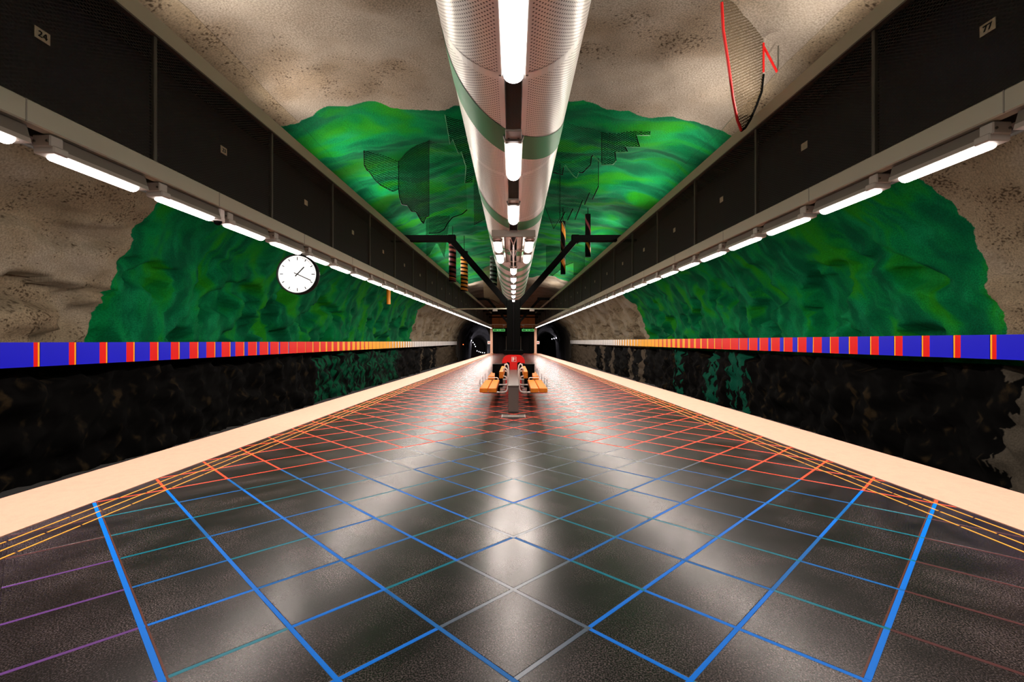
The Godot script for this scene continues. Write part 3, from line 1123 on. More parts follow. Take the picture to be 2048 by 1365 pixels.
# ============================================================ Y columns
func build_columns() -> void:
	for k in 2:
		var d := 18.0 if k == 0 else 43.7
		var label: String = ["tall black steel column with two branching arms behind the red cabinet", "far black steel column with branching arms near the platform end"][k]
		var o := thing("column", label, "column", P(0, 0, d))
		for s in [-1, 1]:
			part(box(Vector3(0.21, 3.16, 0.34), 0.012), "post", M.black_paint, o, Vector3(s * 0.145, 1.58, 0))
			var st := st_new()
			var a := Vector3(s * 0.16, 2.95, 0)
			var b := Vector3(s * 2.32, 5.42, 0)
			var dir := (b - a).normalized()
			var across := Vector3(-dir.y, dir.x, 0)
			bx(st, (a + b) / 2, Vector3((b - a).length() + 0.06, 0.22, 0.26), 0.012, Basis(dir, across, Vector3(0, 0, 1)))
			part(done(st), "arm", M.black_paint, o)
			part(box(Vector3(2.75, 0.23, 0.26), 0.012), "outrigger", M.black_paint, o, Vector3(s * 3.60, 5.46, 0))
			part(box(Vector3(0.28, 0.30, 0.28), 0.02), "joint", M.black_paint, o, Vector3(s * 2.30, 5.44, 0))
		part(box(Vector3(0.08, 3.1, 0.2), 0.005), "web", M.black_matt, o, Vector3(0, 1.55, 0))
		part(box(Vector3(0.72, 0.17, 0.6), 0.02), "collar", M.black_paint, o, Vector3(0, 1.22, 0))

# ============================================================ lamps
func area_light(size: Vector2, dir: Vector3, along: Vector3, energy: float) -> AreaLight3D:
	var l := AreaLight3D.new()
	l.name = "light"
	l.area_size = size
	l.light_energy = energy
	l.light_color = LAMP_COLOR
	l.area_range = 60.0
	l.area_attenuation = 2.0
	l.shadow_enabled = true
	var z := -dir.normalized()
	var x := along.normalized()
	l.basis = Basis(x, z.cross(x).normalized(), z)
	return l

# section of a lamp drawn out along -z from z0 to z1
func drawn(section: Array, z0: float, z1: float, smooth := false) -> ArrayMesh:
	var poly := PackedVector2Array()
	for q in section: poly.append(q)
	if smooth:
		var st := st_new()
		st.set_smooth_group(0)
		for i in poly.size() - 1:
			quad(st, Vector3(poly[i].x, poly[i].y, -z0), Vector3(poly[i + 1].x, poly[i + 1].y, -z0), Vector3(poly[i + 1].x, poly[i + 1].y, -z1), Vector3(poly[i].x, poly[i].y, -z1))
		st.set_smooth_group(-1)
		for z in [z0, z1]:
			for i in range(1, poly.size() - 1):
				tri(st, Vector3(poly[0].x, poly[0].y, -z), Vector3(poly[i].x, poly[i].y, -z), Vector3(poly[i + 1].x, poly[i + 1].y, -z))
		return done(st)
	return extrude(poly, Vector3(0, 0, -z1), Vector3.RIGHT, Vector3.UP, Vector3(0, 0, z1 - z0))

func ordinal(n: int) -> String:
	var low := ["", "first", "second", "third", "fourth", "fifth", "sixth", "seventh", "eighth", "ninth", "tenth", "eleventh", "twelfth", "thirteenth", "fourteenth", "fifteenth", "sixteenth", "seventeenth", "eighteenth", "nineteenth"]
	if n < 20: return low[n]
	if n % 10 == 0: return ["twentieth", "thirtieth", "fortieth", "fiftieth"][n / 10 - 2]
	return ["twenty", "thirty", "forty", "fifty"][n / 10 - 2] + "-" + low[n % 10]

func make_side_lamp() -> Node3D:
	var o := Node3D.new()
	# origin: near end of the diffuser, lowest point
	part(drawn([Vector2(-0.085, 0.10), Vector2(-0.055, 0.21), Vector2(0.055, 0.21), Vector2(0.085, 0.10)], 0.0, 1.03), "housing", M.housing_dark, o)
	part(drawn([Vector2(-0.10, 0.055), Vector2(-0.088, 0.10), Vector2(0.088, 0.10), Vector2(0.10, 0.055)], 0.06, 1.03), "reflector", M.housing, o)
	var half := []
	for i in 7:
		var a := PI * i / 6.0
		half.append(Vector2(-cos(a) * 0.07, 0.058 - sin(a) * 0.05))
	part(drawn(half, 0.02, 0.93, true), "lamp_tube", M.lamp_glow, o)
	part(box(Vector3(0.17, 0.11, 0.13), 0.01), "bracket", M.housing, o, Vector3(0, 0.157, 0.03))
	part(box(Vector3(0.20, 0.07, 0.15), 0.012), "end_cap", M.housing, o, Vector3(0, 0.085, 0.0))
	for s in [-1, 1]:
		part(bar([Vector3(s * 0.06, 0.15, 0.095), Vector3(s * 0.06, 0.15, 0.105)], 0.012, 8), "bolt", M.post_metal, o)
	return o

func build_side_lamps() -> void:
	var proto := make_side_lamp()
	for s in [-1, 1]:
		var side := "left" if s < 0 else "right"
		var first := 4.42 if s < 0 else 4.30
		var k := -4
		while first + 1.30 * k < FAR - 2.2:
			var d := first + 1.30 * k
			var o := proto.duplicate()
			o.name = numbered("tube_lamp")
			add_child(o)
			o.position = P(s * LAMP_X * (1.0 - d / BEAM_END), 3.283 if s < 0 else 3.335, d)
			o.rotation.y = beam_turn(s)
			# the light leaves the tube downwards and towards the wall
			var l := area_light(Vector2(0.9, 0.11), Vector3(s * 0.55, -0.83, 0), Vector3(0, 0, 1), LAMP_ENERGY)
			l.position = Vector3(s * 0.03, -0.005, -0.48)
			o.add_child(l, true)
			var label: String
			if k < 0: label = "tube lamp of the %s row out of view behind the viewer" % side
			else: label = "%s lit tube lamp from the front in the %s row" % [ordinal(k + 1), side]
			tag(o, label, "lamp", "tube lamps under the %s screen" % side)
			k += 1
	proto.free()

func make_duct_lamp(length: float) -> Node3D:
	var o := Node3D.new()
	part(drawn([Vector2(-0.085, 0.075), Vector2(-0.085, 0.16), Vector2(0.085, 0.16), Vector2(0.085, 0.075)], 0.0, length), "tray", M.housing, o)
	for s in [-1, 1]:
		part(box(Vector3(0.008, 0.045, length), 0.0), "side_strip", M.duct_edge, o, Vector3(s * 0.112, 0.078, -length / 2))
	var half := []
	for i in 9:
		var a := PI * i / 8.0
		half.append(Vector2(-cos(a) * 0.098, 0.088 - sin(a) * 0.085))
	part(drawn(half, 0.02, length - 0.02, true), "lamp_diffuser", M.lamp_glow, o)
	part(box(Vector3(0.20, 0.03, 0.26), 0.008), "bracket", M.housing, o, Vector3(0, 0.065, 0.16))
	part(drawn([Vector2(-0.13, 0.10), Vector2(-0.10, 0.03), Vector2(0.10, 0.03), Vector2(0.13, 0.10)], -0.06, 0.03), "end_cap", M.housing_dark, o)
	for s in [-1, 1]:
		part(bar([Vector3(s * 0.06, 0.05, 0.09), Vector3(s * 0.06, 0.044, 0.09)], 0.012, 8), "bolt", M.post_metal, o)
	var l := area_light(Vector2(length - 0.08, 0.16), Vector3(0, -1, 0), Vector3(0, 0, 1), DUCT_LAMP_ENERGY * 2.0)
	l.position = Vector3(0, -0.01, -length / 2)
	o.add_child(l, true)
	return o

func build_duct_lamps() -> void:
	var proto := make_duct_lamp(1.36)
	var starts := [-5.0, -2.2, 0.5, 3.25, 6.03, 8.82, 16.5, 18.9, 21.3, 23.6]
	var d := 26.2
	while d < 44.0:
		starts.append(d)
		d += 2.75
	for k in starts.size():
		var o := proto.duplicate()
		o.name = numbered("duct_lamp")
		add_child(o)
		o.position = P(0, 4.08, starts[k])
		var label: String = "%s single white lamp under the duct beyond the paired lamps" % ordinal(maxi(k - 5, 1))
		if k < 3: label = "lamp under the duct out of view behind the viewer"
		elif k < 6: label = ["largest white lamp under the duct cut by the top of the picture", "second white lamp under the duct past the dark slot", "third white lamp under the duct just before the paired lamps"][k - 3]
		tag(o, label, "lamp", "lamps set in the slot under the duct")
	# two pairs beside the conduit
	for r in 2:
		for s in [-1, 1]:
			var o := proto.duplicate()
			o.name = numbered("paired_lamp")
			add_child(o)
			o.position = P(s * 0.40, 4.06, [11.94, 13.75][r])
			tag(o, "white lamp on the %s of the %s pair under the duct" % ["left" if s < 0 else "right", "near" if r == 0 else "far"], "lamp", "paired lamps under the duct")
	proto.free()
	# plate and conduit that carry the pairs
	var f := thing("lamp_carrier", "grey cross plate with conduit that carries the paired lamps under the duct", "bracket", P(0, 4.1, 11.2))
	part(box(Vector3(1.02, 0.16, 0.05), 0.008), "cross_plate", M.housing, f, Vector3(0, 0.03, 0))
	part(box(Vector3(1.0, 0.03, 0.10), 0.005), "cross_plate", M.housing, f, Vector3(0, 0.09, -2.45))
	part(box(Vector3(1.0, 0.03, 0.10), 0.005), "cross_plate", M.housing, f, Vector3(0, 0.09, -4.3))
	for s in [-1, 1]:
		part(box(Vector3(0.03, 0.05, 4.4), 0.005), "runner", M.housing_dark, f, Vector3(s * 0.22, 0.1, -2.2))
		for z in [-0.1, -2.0]:
			part(bar([Vector3(s * 0.12, 0.06, z), Vector3(s * 0.02, -0.02, z - 0.7), Vector3(0, -0.04, z - 0.9)], 0.014, 8), "conduit_branch", M.white_tube, f)
	part(bar([Vector3(0, -0.04, -0.9), Vector3(0, -0.05, -2.0), Vector3(0, -0.055, -9.0)], 0.018, 8), "conduit", M.white_tube, f)

# lamps lying on top of the screens wash the vault
func build_uplights() -> void:
	var proto := Node3D.new()
	part(drawn([Vector2(-0.08, 0.0), Vector2(-0.10, 0.07), Vector2(0.10, 0.07), Vector2(0.08, 0.0)], 0.0, 1.3), "housing", M.housing_dark, proto)
	var half := []
	for i in 5:
		var a := PI * i / 4.0
		half.append(Vector2(-cos(a) * 0.05, 0.072 + sin(a) * 0.03))
	part(drawn(half, 0.05, 1.25, true), "lamp_tube", M.lamp_glow, proto)
	for s in [-1, 1]:
		var side := "left" if s < 0 else "right"
		for k in 18:
			var d := -4.0 + 2.59 * k
			if absf(d + 0.65 - 18.0) < 0.9: d += 1.2 if d > 17.4 else -1.2
			var o := proto.duplicate()
			o.name = numbered("uplight")
			add_child(o)
			o.position = P(s * (beam_x(d) + 0.30), 5.402 if s < 0 else 5.457, d)
			o.rotation.y = beam_turn(s)
			tag(o, "tube lamp lying on top of the %s screen and facing the vault" % side, "lamp", "uplights on the %s screen" % side)
			var l := area_light(Vector2(1.2, 0.1), Vector3(-s * UP_TILT, 1.0, 0), Vector3(0, 0, 1), UPLIGHT_ENERGY)
			l.position = Vector3(0, 0.115, -0.65)
			o.add_child(l, true)
	proto.free()

# ============================================================ the island: plinth, benches, bins, red cabinet
func make_bench(s: int, length: float, back := true) -> Node3D:
	var o := Node3D.new()
	# origin on the floor at the near end, on the centre line; the bench lies on side s and runs along -z
	for x in [-0.755, -0.53]:
		part(box(Vector3(0.205, 0.115, length), 0.012), "seat_slat", M.wood, o, Vector3(-s * x, 0.3925, -length / 2))
	if back: part(box(Vector3(0.105, 0.18, length), 0.012), "back_slat", M.wood, o, Vector3(s * 0.31, 0.78, -length / 2))
	for z in [0.22, length - 0.22]:
		var pts := []
		for q in [[0.80, 0.32], [0.40, 0.318], [0.24, 0.32], [0.175, 0.35], [0.150, 0.42], [0.150, 0.60], [0.150, 0.80], [0.165, 0.90], [0.20, 0.945], [0.25, 0.93], [0.265, 0.86]]:
			pts.append(Vector3(s * q[0], q[1], -z))
		part(bar(pts if back else pts.slice(0, 6), 0.022, 10), "frame", M.white_tube, o)
		if back: part(bar([Vector3(s * 0.155, 0.66, -z), Vector3(s * 0.2, 0.72, -z), Vector3(s * 0.27, 0.74, -z)], 0.018, 8), "back_stay", M.white_tube, o)
	for z in [0.25, length * 0.5, length - 0.1]:
		part(bar([Vector3(s * 0.855, 0.44, -z), Vector3(s * 0.862, 0.645, -z)], 0.007, 6), "arm_rod", M.black_paint, o)
	part(bar([Vector3(s * 0.80, 0.45, -length + 0.06), Vector3(s * 0.80, 0.50, -length + 0.06), Vector3(s * 0.77, 0.52, -length + 0.06), Vector3(s * 0.50, 0.52, -length + 0.06), Vector3(s * 0.47, 0.50, -length + 0.06), Vector3(s * 0.47, 0.45, -length + 0.06)], 0.014, 8), "armrest", M.white_tube, o)
	return o

func build_island() -> void:
	var p := thing("plinth", "long narrow grey stone plinth between the benches", "plinth", P(0, 0, 11.08))
	part(box(Vector3(0.24, 0.585, 6.1), 0.008), "block", M.stone_grey, p, Vector3(0, 0.2925, -3.05))
	part(box(Vector3(0.262, 0.03, 6.12), 0.008), "cap", M.stone_grey, p, Vector3(0, 0.6, -3.05))
	var spots := [[12.15, 2.6, "orange wooden bench nearest the viewer on the %s of the plinth"], [16.3, 2.4, "second orange wooden bench beside the black bin on the %s of the plinth"], [20.2, 2.6, "far orange wooden bench behind the red cabinet on the %s"]]
	for q in spots:
		for s in [-1, 1]:
			var b := make_bench(s, q[1], q[0] < 16.0 or q[0] > 17.0)
			b.name = numbered("bench")
			add_child(b)
			b.position = P(0, 0, q[0])
			tag(b, q[2] % ("left" if s < 0 else "right"), "bench", "orange benches along the plinth")
	p = thing("plinth", "far grey stone plinth between the benches behind the column", "plinth", P(0, 0, 19.2))
	part(box(Vector3(0.262, 0.61, 4.5), 0.008), "block", M.stone_grey, p, Vector3(0, 0.305, -2.25))
	for s in [-1, 1]:
		var b := thing("litter_bin", "black steel litter bin between the benches on the %s" % ("left" if s < 0 else "right"), "bin", P(s * 0.47, 0.0, 15.45))
		part(bar([Vector3(0, 0.62, 0), Vector3(0, 0.90, 0)], 0.205, 20), "hood", M.black_paint, b)
		part(bar([Vector3(0, 0.16, 0), Vector3(0, 0.62, 0)], 0.13, 20), "body", M.black_paint, b)
		part(bar([Vector3(0, 0, 0), Vector3(0, 0.16, 0)], 0.04, 10), "foot", M.black_matt, b)
		part(bar([Vector3(0, 0.90, 0), Vector3(0, 0.905, 0)], 0.14, 20), "opening", M.black_matt, b)
		part(box(Vector3(0.24, 0.5, 0.04), 0.006), "side_panel", M.black_matt, b, Vector3(-s * 0.22, 0.65, -0.6))
	# red cabinet round the column foot
	var c := thing("red_cabinet", "red rounded cabinet with a white pictogram at the foot of the column", "cabinet", P(0, 0, 17.25))
	var poly := PackedVector2Array()
	poly.append_array([Vector2(-0.13, 0.6), Vector2(0.13, 0.6), Vector2(0.135, 0.86), Vector2(0.24, 0.90), Vector2(0.25, 0.80), Vector2(0.405, 0.80)])
	for i in 9:
		var a := PI * 0.5 * i / 8.0
		poly.append(Vector2(0.155 + cos(a) * 0.25, 0.90 + sin(a) * 0.235))
	for i in 9:
		var a := PI * 0.5 + PI * 0.5 * i / 8.0
		poly.append(Vector2(-0.155 + cos(a) * 0.25, 0.90 + sin(a) * 0.235))
	poly.append_array([Vector2(-0.405, 0.80), Vector2(-0.25, 0.80), Vector2(-0.24, 0.90), Vector2(-0.135, 0.86)])
	part(extrude(poly, Vector3(0, 0, -0.42), Vector3.RIGHT, Vector3.UP, Vector3(0, 0, 0.42)), "shell", M.red_paint, c)
	for s in [-1, 1]:
		part(box(Vector3(0.13, 0.62, 0.30), 0.02), "side_cover", M.red_paint, c, Vector3(s * 0.22, 0.33, -0.2))
	var sign_part := part(box(Vector3(0.17, 0.17, 0.006), 0.002), "pictogram", M.red_paint, c, Vector3(0.015, 0.985, 0.008))
	for q in [[0, 0.078, 0.17, 0.012], [0, -0.078, 0.17, 0.012], [-0.078, 0, 0.012, 0.17], [0.078, 0, 0.012, 0.17], [-0.025, 0.02, 0.055, 0.08], [-0.03, -0.035, 0.035, 0.04], [0.035, 0.015, 0.03, 0.03]]:
		part(box(Vector3(q[2], q[3], 0.004)), "white_mark", M.white_print, sign_part, Vector3(q[0], q[1], 0.005))
	# drain cover before the plinth
	var g := thing("floor_grate", "small steel floor grate with slots before the plinth", "grate", P(0, 0.0, 10.48))
	part(box(Vector3(0.5, 0.008, 0.34), 0.002), "plate", M.stone_grey, g, Vector3(0, 0.005, 0))
	for s in [-1, 1]:
		part(box(Vector3(0.014, 0.012, 0.34)), "rim", M.white_tube, g, Vector3(s * 0.25, 0.006, 0))
	for k in 9:
		part(box(Vector3(0.012, 0.004, 0.16)), "slot", M.white_tube, g, Vector3(-0.11 + 0.0275 * k, 0.010, 0.03))

# ============================================================ clock
func build_clock() -> void:
	var o := thing("platform_clock", "round lit station clock with a white face hung from the left lamp row", "clock", P(-4.27, 2.955, 9.56), 0.06)
	o.scale = Vector3.ONE * 0.98
	var st := st_new()
	st.set_smooth_group(0)
	var prof := [[0.372, 0.062], [0.385, 0.082], [0.402, 0.082], [0.405, 0.06], [0.405, -0.06], [0.402, -0.082], [0.385, -0.082], [0.372, -0.062]]
	var n := 56
	for i in prof.size() - 1:
		for j in n:
			var a := TAU * j / n
			var b := TAU * (j + 1) / n
			quad(st, Vector3(cos(a) * prof[i][0], sin(a) * prof[i][0], prof[i][1]), Vector3(cos(a) * prof[i + 1][0], sin(a) * prof[i + 1][0], prof[i + 1][1]), Vector3(cos(b) * prof[i + 1][0], sin(b) * prof[i + 1][0], prof[i + 1][1]), Vector3(cos(b) * prof[i][0], sin(b) * prof[i][0], prof[i][1]))
	part(done(st), "case", M.black_paint, o)
	var face := part(disc(0.374, 0.10, 56), "face_light", M.clock_glow, o, Vector3(0, 0, 0.05))
	for k in 60:
		var a := TAU * k / 60.0
		var big := k % 5 == 0
		var l := 0.05 if big else 0.014
		if k % 15 == 0: l = 0.066
		var w := 0.017 if big else 0.007
		var mk := part(box(Vector3(w, l, 0.003)), "hour_mark" if big else "minute_mark", M.black_matt, face, Vector3(sin(a), cos(a), 0) * (0.345 - l / 2) + Vector3(0, 0, 0.0025))
		mk.rotation.z = -a
	for q in [["hour_hand", 43.0, 0.20, 0.06, 0.024], ["minute_hand", 115.0, 0.30, 0.07, 0.018]]:
		var a: float = deg_to_rad(q[1])
		var l: float = q[2] + q[3]
		var h := part(box(Vector3(q[4], l, 0.004)), q[0], M.black_matt, o, Vector3(sin(a), cos(a), 0) * (q[2] - q[3]) / 2 + Vector3(0, 0, 0.060))
		h.rotation.z = -a
	part(box(Vector3(0.11, 0.12, 0.12), 0.01), "hanger", M.black_paint, o, Vector3(0.02, 0.45, 0))
	part(box(Vector3(0.05, 0.16, 0.05), 0.006), "stem", M.housing, o, Vector3(0.08, 0.50, 0.02))

# ============================================================ hanging metal sheets and striped cylinders
func to_plane(pts: Array) -> Array:     # [origin, axis, points as (along, height)]
	var o := Vector3(pts[0][0], 0, -pts[0][2])
	var far := 0.0
	var u := Vector3.RIGHT
	for q in pts:
		var v := Vector3(q[0], 0, -q[2]) - o
		if v.length() > far:
			far = v.length()
			u = v.normalized()
	if u.x < 0: u = -u
	var poly := PackedVector2Array()
	for q in pts: poly.append(Vector2((Vector3(q[0], 0, -q[2]) - o).dot(u), q[1]))
	return [o, u, poly]

func build_sheet(label: String, material: String, tops: Array, pts: Array, rims: Array, group := "") -> void:
	var q := pts.duplicate(true)
	for i in tops: q[i][1] += 0.32
	var pl := to_plane(q)
	var o := thing("hanging_sheet", label, "ceiling sculpture", Vector3.ZERO, 0.0, group)
	var poly: PackedVector2Array = pl[2]
	var st := st_new()
	var idx := Geometry2D.triangulate_polygon(poly)
	for i in idx:
		st.set_uv(Vector2(poly[i].x / 0.085, poly[i].y / 0.048))
		st.add_vertex(pl[0] + pl[1] * poly[i].x + Vector3(0, poly[i].y, 0))
	part(done(st), "mesh_sheet", M[material], o)
	for r in rims:
		var line := []
		for i in range(r[0], r[1] + 1):
			var v: Vector2 = poly[i % poly.size()]
			line.append(pl[0] + pl[1] * v.x + Vector3(0, v.y, 0))
		part(bar(line, r[3], 6), "rim", M[r[2]], o)

func build_ceiling_art() -> void:
	var gl := "green metal sheets hung under the left of the vault"
	var gr := "green metal sheets hung under the right of the vault"
	build_sheet("outermost green mesh sheet of the folded three on the left", "sheet_dense", [0, 1], [[-3.972, 6.741, 12.777], [-3.302, 6.871, 13.856], [-3.302, 6.009, 13.856], [-3.425, 5.876, 13.658], [-3.67, 5.932, 13.264], [-3.782, 6.036, 13.082], [-3.874, 6.187, 12.935], [-3.919, 6.202, 12.863], [-3.963, 6.309, 12.791]], [[1, 9, "black_paint", 0.012]], gl)
	build_sheet("darkest tall green mesh sheet with a ragged foot on the left", "sheet_close", [0, 1], [[-3.305, 6.874, 13.865], [-2.221, 7.018, 12.681], [-2.221, 4.928, 12.681], [-2.319, 4.93, 12.788], [-2.402, 4.78, 12.879], [-2.47, 4.851, 12.953], [-2.659, 5.162, 13.16], [-2.819, 5.223, 13.334], [-2.964, 5.433, 13.493], [-3.17, 5.525, 13.718], [-3.266, 5.755, 13.823], [-3.305, 6.012, 13.865]], [[1, 2, "black_paint", 0.008], [2, 11, "black_paint", 0.014]], gl)
	build_sheet("thin green mesh sheet with a curved foot left of the duct", "sheet_light", [0, 1], [[-2.221, 7.017, 12.679], [-1.407, 7.039, 13.993], [-1.356, 5.466, 14.074], [-1.468, 5.301, 13.893], [-1.708, 5.101, 13.507], [-1.822, 4.888, 13.322], [-1.901, 4.679, 13.195], [-2.01, 4.558, 13.019], [-2.221, 4.468, 12.679]], [[2, 8, "black_paint", 0.014]], gl)
	build_sheet("bright green mesh sheet with sawtooth edge against the left of the duct", "sheet_dense", [0, 1], [[-1.674, 7.058, 11.217], [-1.279, 7.0, 11.536], [-0.942, 5.95, 11.809], [-1.0, 5.506, 11.763], [-1.169, 5.449, 11.626], [-1.146, 5.853, 11.644], [-1.246, 6.171, 11.563], [-1.312, 6.103, 11.51], [-1.442, 6.416, 11.405], [-1.495, 6.281, 11.361]], [[3, 10, "rim_green", 0.012]], gl)
	build_sheet("narrow green mesh sheet tapering down beside the left of the duct", "sheet_dense", [0, 1], [[-1.201, 6.75, 14.492], [-0.79, 6.75, 14.04], [-0.801, 5.213, 14.056], [-1.185, 5.125, 14.475]], [[0, 3, "black_paint", 0.010]], gl)
	build_sheet("green mesh sheet with a scalloped foot against the right of the duct", "sheet_light", [0, 1], [[1.279, 7.0, 11.981], [2.24, 7.013, 12.28], [2.24, 6.147, 12.28], [2.012, 6.336, 12.209], [1.972, 6.306, 12.197], [1.945, 6.088, 12.188], [1.734, 5.863, 12.122], [1.642, 5.866, 12.094], [1.576, 5.721, 12.074], [1.498, 5.763, 12.049], [1.292, 6.002, 11.985], [1.24, 5.946, 11.969], [1.215, 5.757, 11.961], [0.973, 5.793, 11.886]], [[1, 2, "black_paint", 0.008], [2, 3, "rim_green", 0.012], [3, 7, "black_paint", 0.014], [7, 11, "rim_green", 0.012], [11, 13, "black_paint", 0.014]], gr)
	build_sheet("rightmost green mesh sheet with a stepped foot like torn paper", "sheet_dense", [0, 1], [[2.24, 7.013, 12.28], [3.427, 6.857, 11.981], [3.392, 6.749, 11.99], [3.065, 6.784, 12.072], [3.147, 6.488, 12.051], [2.805, 6.523, 12.138], [2.864, 6.391, 12.123], [2.566, 6.408, 12.198], [2.59, 6.191, 12.192], [2.518, 6.109, 12.21], [2.24, 6.122, 12.28]], [[1, 3, "rim_green", 0.012], [3, 4, "black_paint", 0.013], [4, 5, "rim_green", 0.012], [5, 6, "black_paint", 0.013], [6, 7, "rim_green", 0.012], [7, 8, "black_paint", 0.013], [8, 10, "rim_green", 0.012]], gr)
	build_sheet("pointed green mesh sheet hanging beside the right of the duct", "sheet_light", [0, 1], [[0.921, 6.85, 14.332], [1.423, 6.9, 14.762], [1.423, 5.393, 14.762], [1.209, 5.029, 14.579], [0.921, 5.685, 14.332]], [[1, 5, "black_paint", 0.010]], gr)
	build_sheet("thin green mesh sheet with a sawtooth foot edged in black on the right", "sheet_light", [10, 11], [[1.326, 5.046, 13.909], [1.49, 5.378, 13.963], [1.566, 5.138, 13.989], [1.732, 5.487, 14.044], [1.793, 5.172, 14.064], [2.022, 5.762, 14.141], [2.084, 5.636, 14.161], [2.239, 6.004, 14.213], [2.332, 5.822, 14.244], [2.52, 6.226, 14.307], [2.52, 6.938, 14.307], [1.192, 6.773, 13.864]], [[0, 1, "black_paint", 0.016], [2, 3, "black_paint", 0.016], [4, 5, "black_paint", 0.016], [6, 7, "black_paint", 0.016], [8, 9, "black_paint", 0.016], [9, 10, "black_paint", 0.010]], gr)
	build_sheet("far dark green mesh sheet behind the right arm of the column", "sheet_dense", [0, 1, 2], [[1.87, 6.894, 27.76], [2.104, 6.99, 27.809], [3.494, 6.726, 28.101], [3.494, 6.231, 28.101], [2.988, 6.011, 27.995], [2.692, 5.769, 27.933], [2.25, 5.409, 27.84], [1.87, 5.6, 27.76]], [[3, 7, "black_paint", 0.015]], gr)
	build_sheet("far dark green mesh sheet close above the right screen", "sheet_dense", [0, 1], [[3.494, 6.725, 28.095], [4.05, 6.445, 27.331], [4.05, 5.878, 27.331], [3.812, 5.499, 27.658], [3.494, 5.502, 28.095]], [[2, 4, "black_paint", 0.015]], gr)
	build_sheet("far green mesh sheet with pointed teeth behind the left arm of the column", "sheet_dense", [0, 1], [[-3.72, 6.75, 20.46], [-2.736, 6.75, 20.788], [-2.962, 5.236, 20.713], [-3.248, 5.796, 20.617], [-3.308, 5.792, 20.597], [-3.551, 5.308, 20.516], [-3.70, 5.26, 20.466]], [[2, 6, "rim_green", 0.014]], gl)
	build_sheet("far sand coloured mesh sheet left of the column under the pale vault", "sheet_sand", [0, 1], [[-2.314, 6.9, 36.01], [-1.016, 6.95, 35.012], [-1.016, 4.315, 35.012], [-1.541, 4.676, 35.416], [-2.196, 4.831, 35.92]], [[2, 4, "black_paint", 0.015]])
	# red edged sheet at the upper right
	build_sheet("large sand coloured mesh sheet edged in red and black at the upper right", "sheet_sand", [0, 1, 2], [[3.206, 6.847, 7.437], [3.531, 6.86, 7.692], [4.283, 6.668, 8.282], [4.283, 6.204, 8.282], [4.225, 5.881, 8.237], [4.084, 5.596, 8.126], [3.92, 5.301, 7.997], [3.787, 5.123, 7.893], [3.683, 5.038, 7.811], [3.581, 5.179, 7.732], [3.482, 5.461, 7.653], [3.348, 6.034, 7.548], [3.241, 6.449, 7.464], [3.206, 6.847, 7.437]], [[3, 8, "black_paint", 0.022], [8, 13, "red_rim", 0.024]])
	var h := thing("hooked_bar", "short red bar with a dark hook beside the red edged sheet", "ceiling sculpture", P(4.283, vault(4.283, 8.282) - 0.05, 8.282))
	part(bar([Vector3(0, 0, 0), Vector3(0.18, -0.5, 0.10)], 0.02, 6), "red_bar", M.red_rim, h)
	part(bar([Vector3(0, 0.05, 0), Vector3(0, -0.45, 0)], 0.02, 6), "dark_bar", M.red_rim, h)
	part(bar([Vector3(0.18, -0.5, 0.10), Vector3(0.20, -0.38, 0.10), Vector3(0.20, -0.06, 0.10)], 0.012, 6), "hook", M.post_metal, h)
	# striped hanging cylinders
	mat("pole_red", Color(0.36, 0.02, 0.03), 0.6)
	mat("pole_yellow", Color(0.80, 0.50, 0.05), 0.5)
	mat("pole_pale", Color(0.55, 0.62, 0.5), 0.5)
	mat("pole_green", Color(0.02, 0.18, 0.10), 0.5)
	pole("black cylinder with dark red spiral stripes left of the column", P(-2.78, 4.34, 22.0), 0.165, 2.1, "black_paint", [["pole_red", 0.22, 0.12, 0.0, 1.0], ["pole_yellow", 0.22, 0.03, 0.11, 0.16], ["pole_yellow", 0.22, 0.03, 0.11, 0.75, 0.6]])
	pole("yellow and black cylinder with tight spiral stripes left of the column", P(-2.45, 4.12, 24.0), 0.18, 1.98, "black_paint", [["pole_yellow", 0.19, 0.11, 0.0, 1.0]])
	pole("dark green cylinder with pale spiral stripes tucked beside the duct", P(-1.08, 4.62, 26.0), 0.19, 1.6, "pole_green", [["black_paint", 0.22, 0.1, 0.0, 1.0], ["pole_pale", 0.22, 0.035, 0.11, 0.2], ["pole_pale", 0.22, 0.035, 0.11, 0.7, 0.5]])
	pole("slim black cylinder with yellow and red diagonal bands right of the duct", P(2.01, 4.35, 19.6), 0.10, 2.15, "black_paint", [["pole_yellow", 1.3, 0.34, 0.0, 1.0], ["pole_red", 1.3, 0.22, 0.62, 1.0], ["pole_pale", 1.3, 0.04, 0.4, 1.0]])
	pole("slim black cylinder with yellow lozenges crossed by the right column arm", P(2.93, 4.95, 19.0), 0.11, 1.68, "black_paint", [["pole_yellow", 1.35, 0.20, 0.0, 1.0], ["pole_red", 1.35, 0.18, 0.8, 1.0]])
	pole("plain yellow cylinder hanging beyond the left lamp row", P(-6.3, 3.5, 24.3), 0.10, 0.95, "pole_yellow", [])

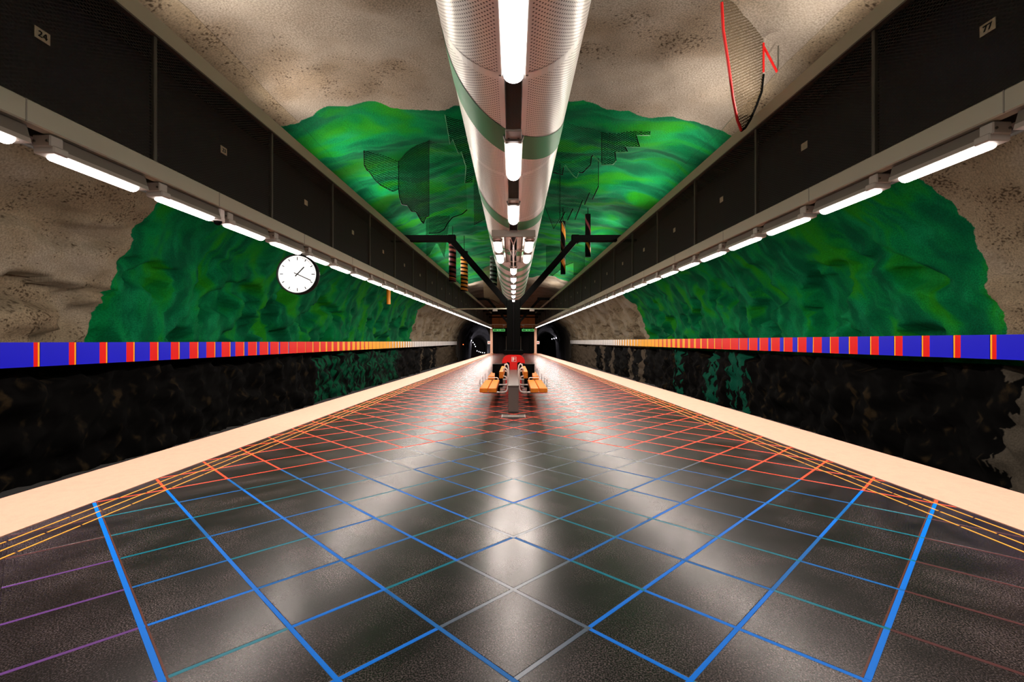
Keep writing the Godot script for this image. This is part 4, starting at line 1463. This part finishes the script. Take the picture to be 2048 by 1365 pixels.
# stripes: [material, rise per turn, width, start, share of the length, from]
func pole(label: String, at: Vector3, r: float, h: float, base: String, stripes: Array) -> void:
	var o := thing("striped_cylinder", label, "ceiling sculpture", at, 0.0, "striped cylinders hung from the vault")
	part(bar([Vector3(0, 0, 0), Vector3(0, h, 0)], r, 24), "body", M[base], o)
	part(bar([Vector3(0, h, 0), Vector3(0, maxf(h + 0.2, vault(at.x, -at.z) - at.y), 0)], 0.015, 6), "rod", M.black_paint, o)
	for q in stripes:
		var rise: float = q[1]
		var w: float = q[2]
		var from: float = q[5] * h if q.size() > 5 else 0.0
		var to: float = minf(from + q[4] * h, h)
		var st := st_new()
		st.set_smooth_group(0)
		var y: float = from - rise + q[3]
		var n := 20
		while y < to:
			for i in n:
				var a := TAU * i / n
				var b := TAU * (i + 1) / n
				var ya: float = y + rise * i / n
				var yb: float = y + rise * (i + 1) / n
				if ya < from or yb + w > to: continue
				var pa := Vector3(cos(a), 0, sin(a)) * (r + 0.003)
				var pb := Vector3(cos(b), 0, sin(b)) * (r + 0.003)
				quad(st, pa + Vector3(0, ya, 0), pa + Vector3(0, ya + w, 0), pb + Vector3(0, yb + w, 0), pb + Vector3(0, yb, 0))
			y += rise
		part(done(st), "stripe", M[q[0]], o)

# ============================================================ small fittings
func build_details() -> void:
	# camera under the left lamp row
	var d := 6.83
	var c := thing("dome_camera", "white dome camera between the second and third lamps of the left row", "camera", P(-LAMP_X * (1.0 - d / BEAM_END), 3.30, d))
	part(box(Vector3(0.13, 0.16, 0.12), 0.012), "bracket", M.white_print, c, Vector3(0.0, 0.16, 0))
	part(bar([Vector3(0, 0.08, 0), Vector3(0, 0.03, 0)], 0.085, 20), "collar", M.white_print, c)
	var st := st_new()
	st.set_smooth_group(0)
	for i in 6:
		for j in 20:
			var a0 := PI * 0.5 * i / 6
			var a1 := PI * 0.5 * (i + 1) / 6
			var b0 := TAU * j / 20
			var b1 := TAU * (j + 1) / 20
			var f := func(a: float, b: float) -> Vector3: return Vector3(cos(a) * cos(b) * 0.055, 0.03 - sin(a) * 0.055, cos(a) * sin(b) * 0.055)
			quad(st, f.call(a0, b0), f.call(a0, b1), f.call(a1, b1), f.call(a1, b0))
	part(done(st), "dome", M.black_paint, c)
	# cross bars between the two screens
	for k in 2:
		var z: float = [27.4, 53.0][k]
		var w := beam_x(z)
		var o := thing("cross_bar", ["pale cross bar between the screens behind the column", "far pale cross bar before the end wall"][k], "bar", P(0, 3.47, z))
		part(bar([Vector3(-w + 0.13, 0, 0), Vector3(w - 0.13, 0, 0)], 0.035, 8), "tube", M.rail_metal, o)
		for s in [-1, 1]:
			part(box(Vector3(0.26, 0.16, 0.18), 0.01), "box_fitting", M.housing, o, Vector3(s * 1.05, -0.06, 0))
			part(bar([Vector3(s * (w - 0.14), 0, 0), Vector3(s * (w - 0.085), 0.13, 0)], 0.025, 6), "end_stay", M.rail_metal, o)
	# dark pipes across the vault in the far bay
	for k in 3:
		var z := 49.5 + 4.0 * k
		var p := thing("cross_pipe", ["nearest", "middle", "farthest"][k] + " dark pipe across the hall high in the far bay", "pipe", P(0, 4.75 - 0.12 * k, z), 0.0, "dark pipes in the far bay")
		part(bar([Vector3(-beam_x(z) + 0.08, 0, 0), Vector3(beam_x(z) - 0.08, 0, 0)], 0.08, 8), "pipe", M.black_paint, p)
		for s in [-1, 1]:
			part(box(Vector3(0.12, 0.22, 0.22), 0.01), "flange", M.black_paint, p, Vector3(s * (beam_x(z) - 0.12), 0, 0))
	# running rails on both track beds
	for s in [-1, 1]:
		for k in 2:
			var r := thing("running_rail", "steel running rail %s the platform on the %s track" % ["next to" if k == 0 else "farther from", "left" if s < 0 else "right"], "rail", P(s * (edge_outer(s, 0.0) + 0.75 + 1.435 * k), -1.15, 0.0), s * atan(5.5 / 170.0), "rails of the %s track" % ("left" if s < 0 else "right"))
			for q in [["foot", 0.13, 0.03, 0.015], ["web", 0.03, 0.09, 0.075], ["head", 0.07, 0.04, 0.14]]:
				part(box(Vector3(q[1], q[2], 74.0), 0.004), q[0], M.rail_steel, r, Vector3(0, q[3], -29.0))
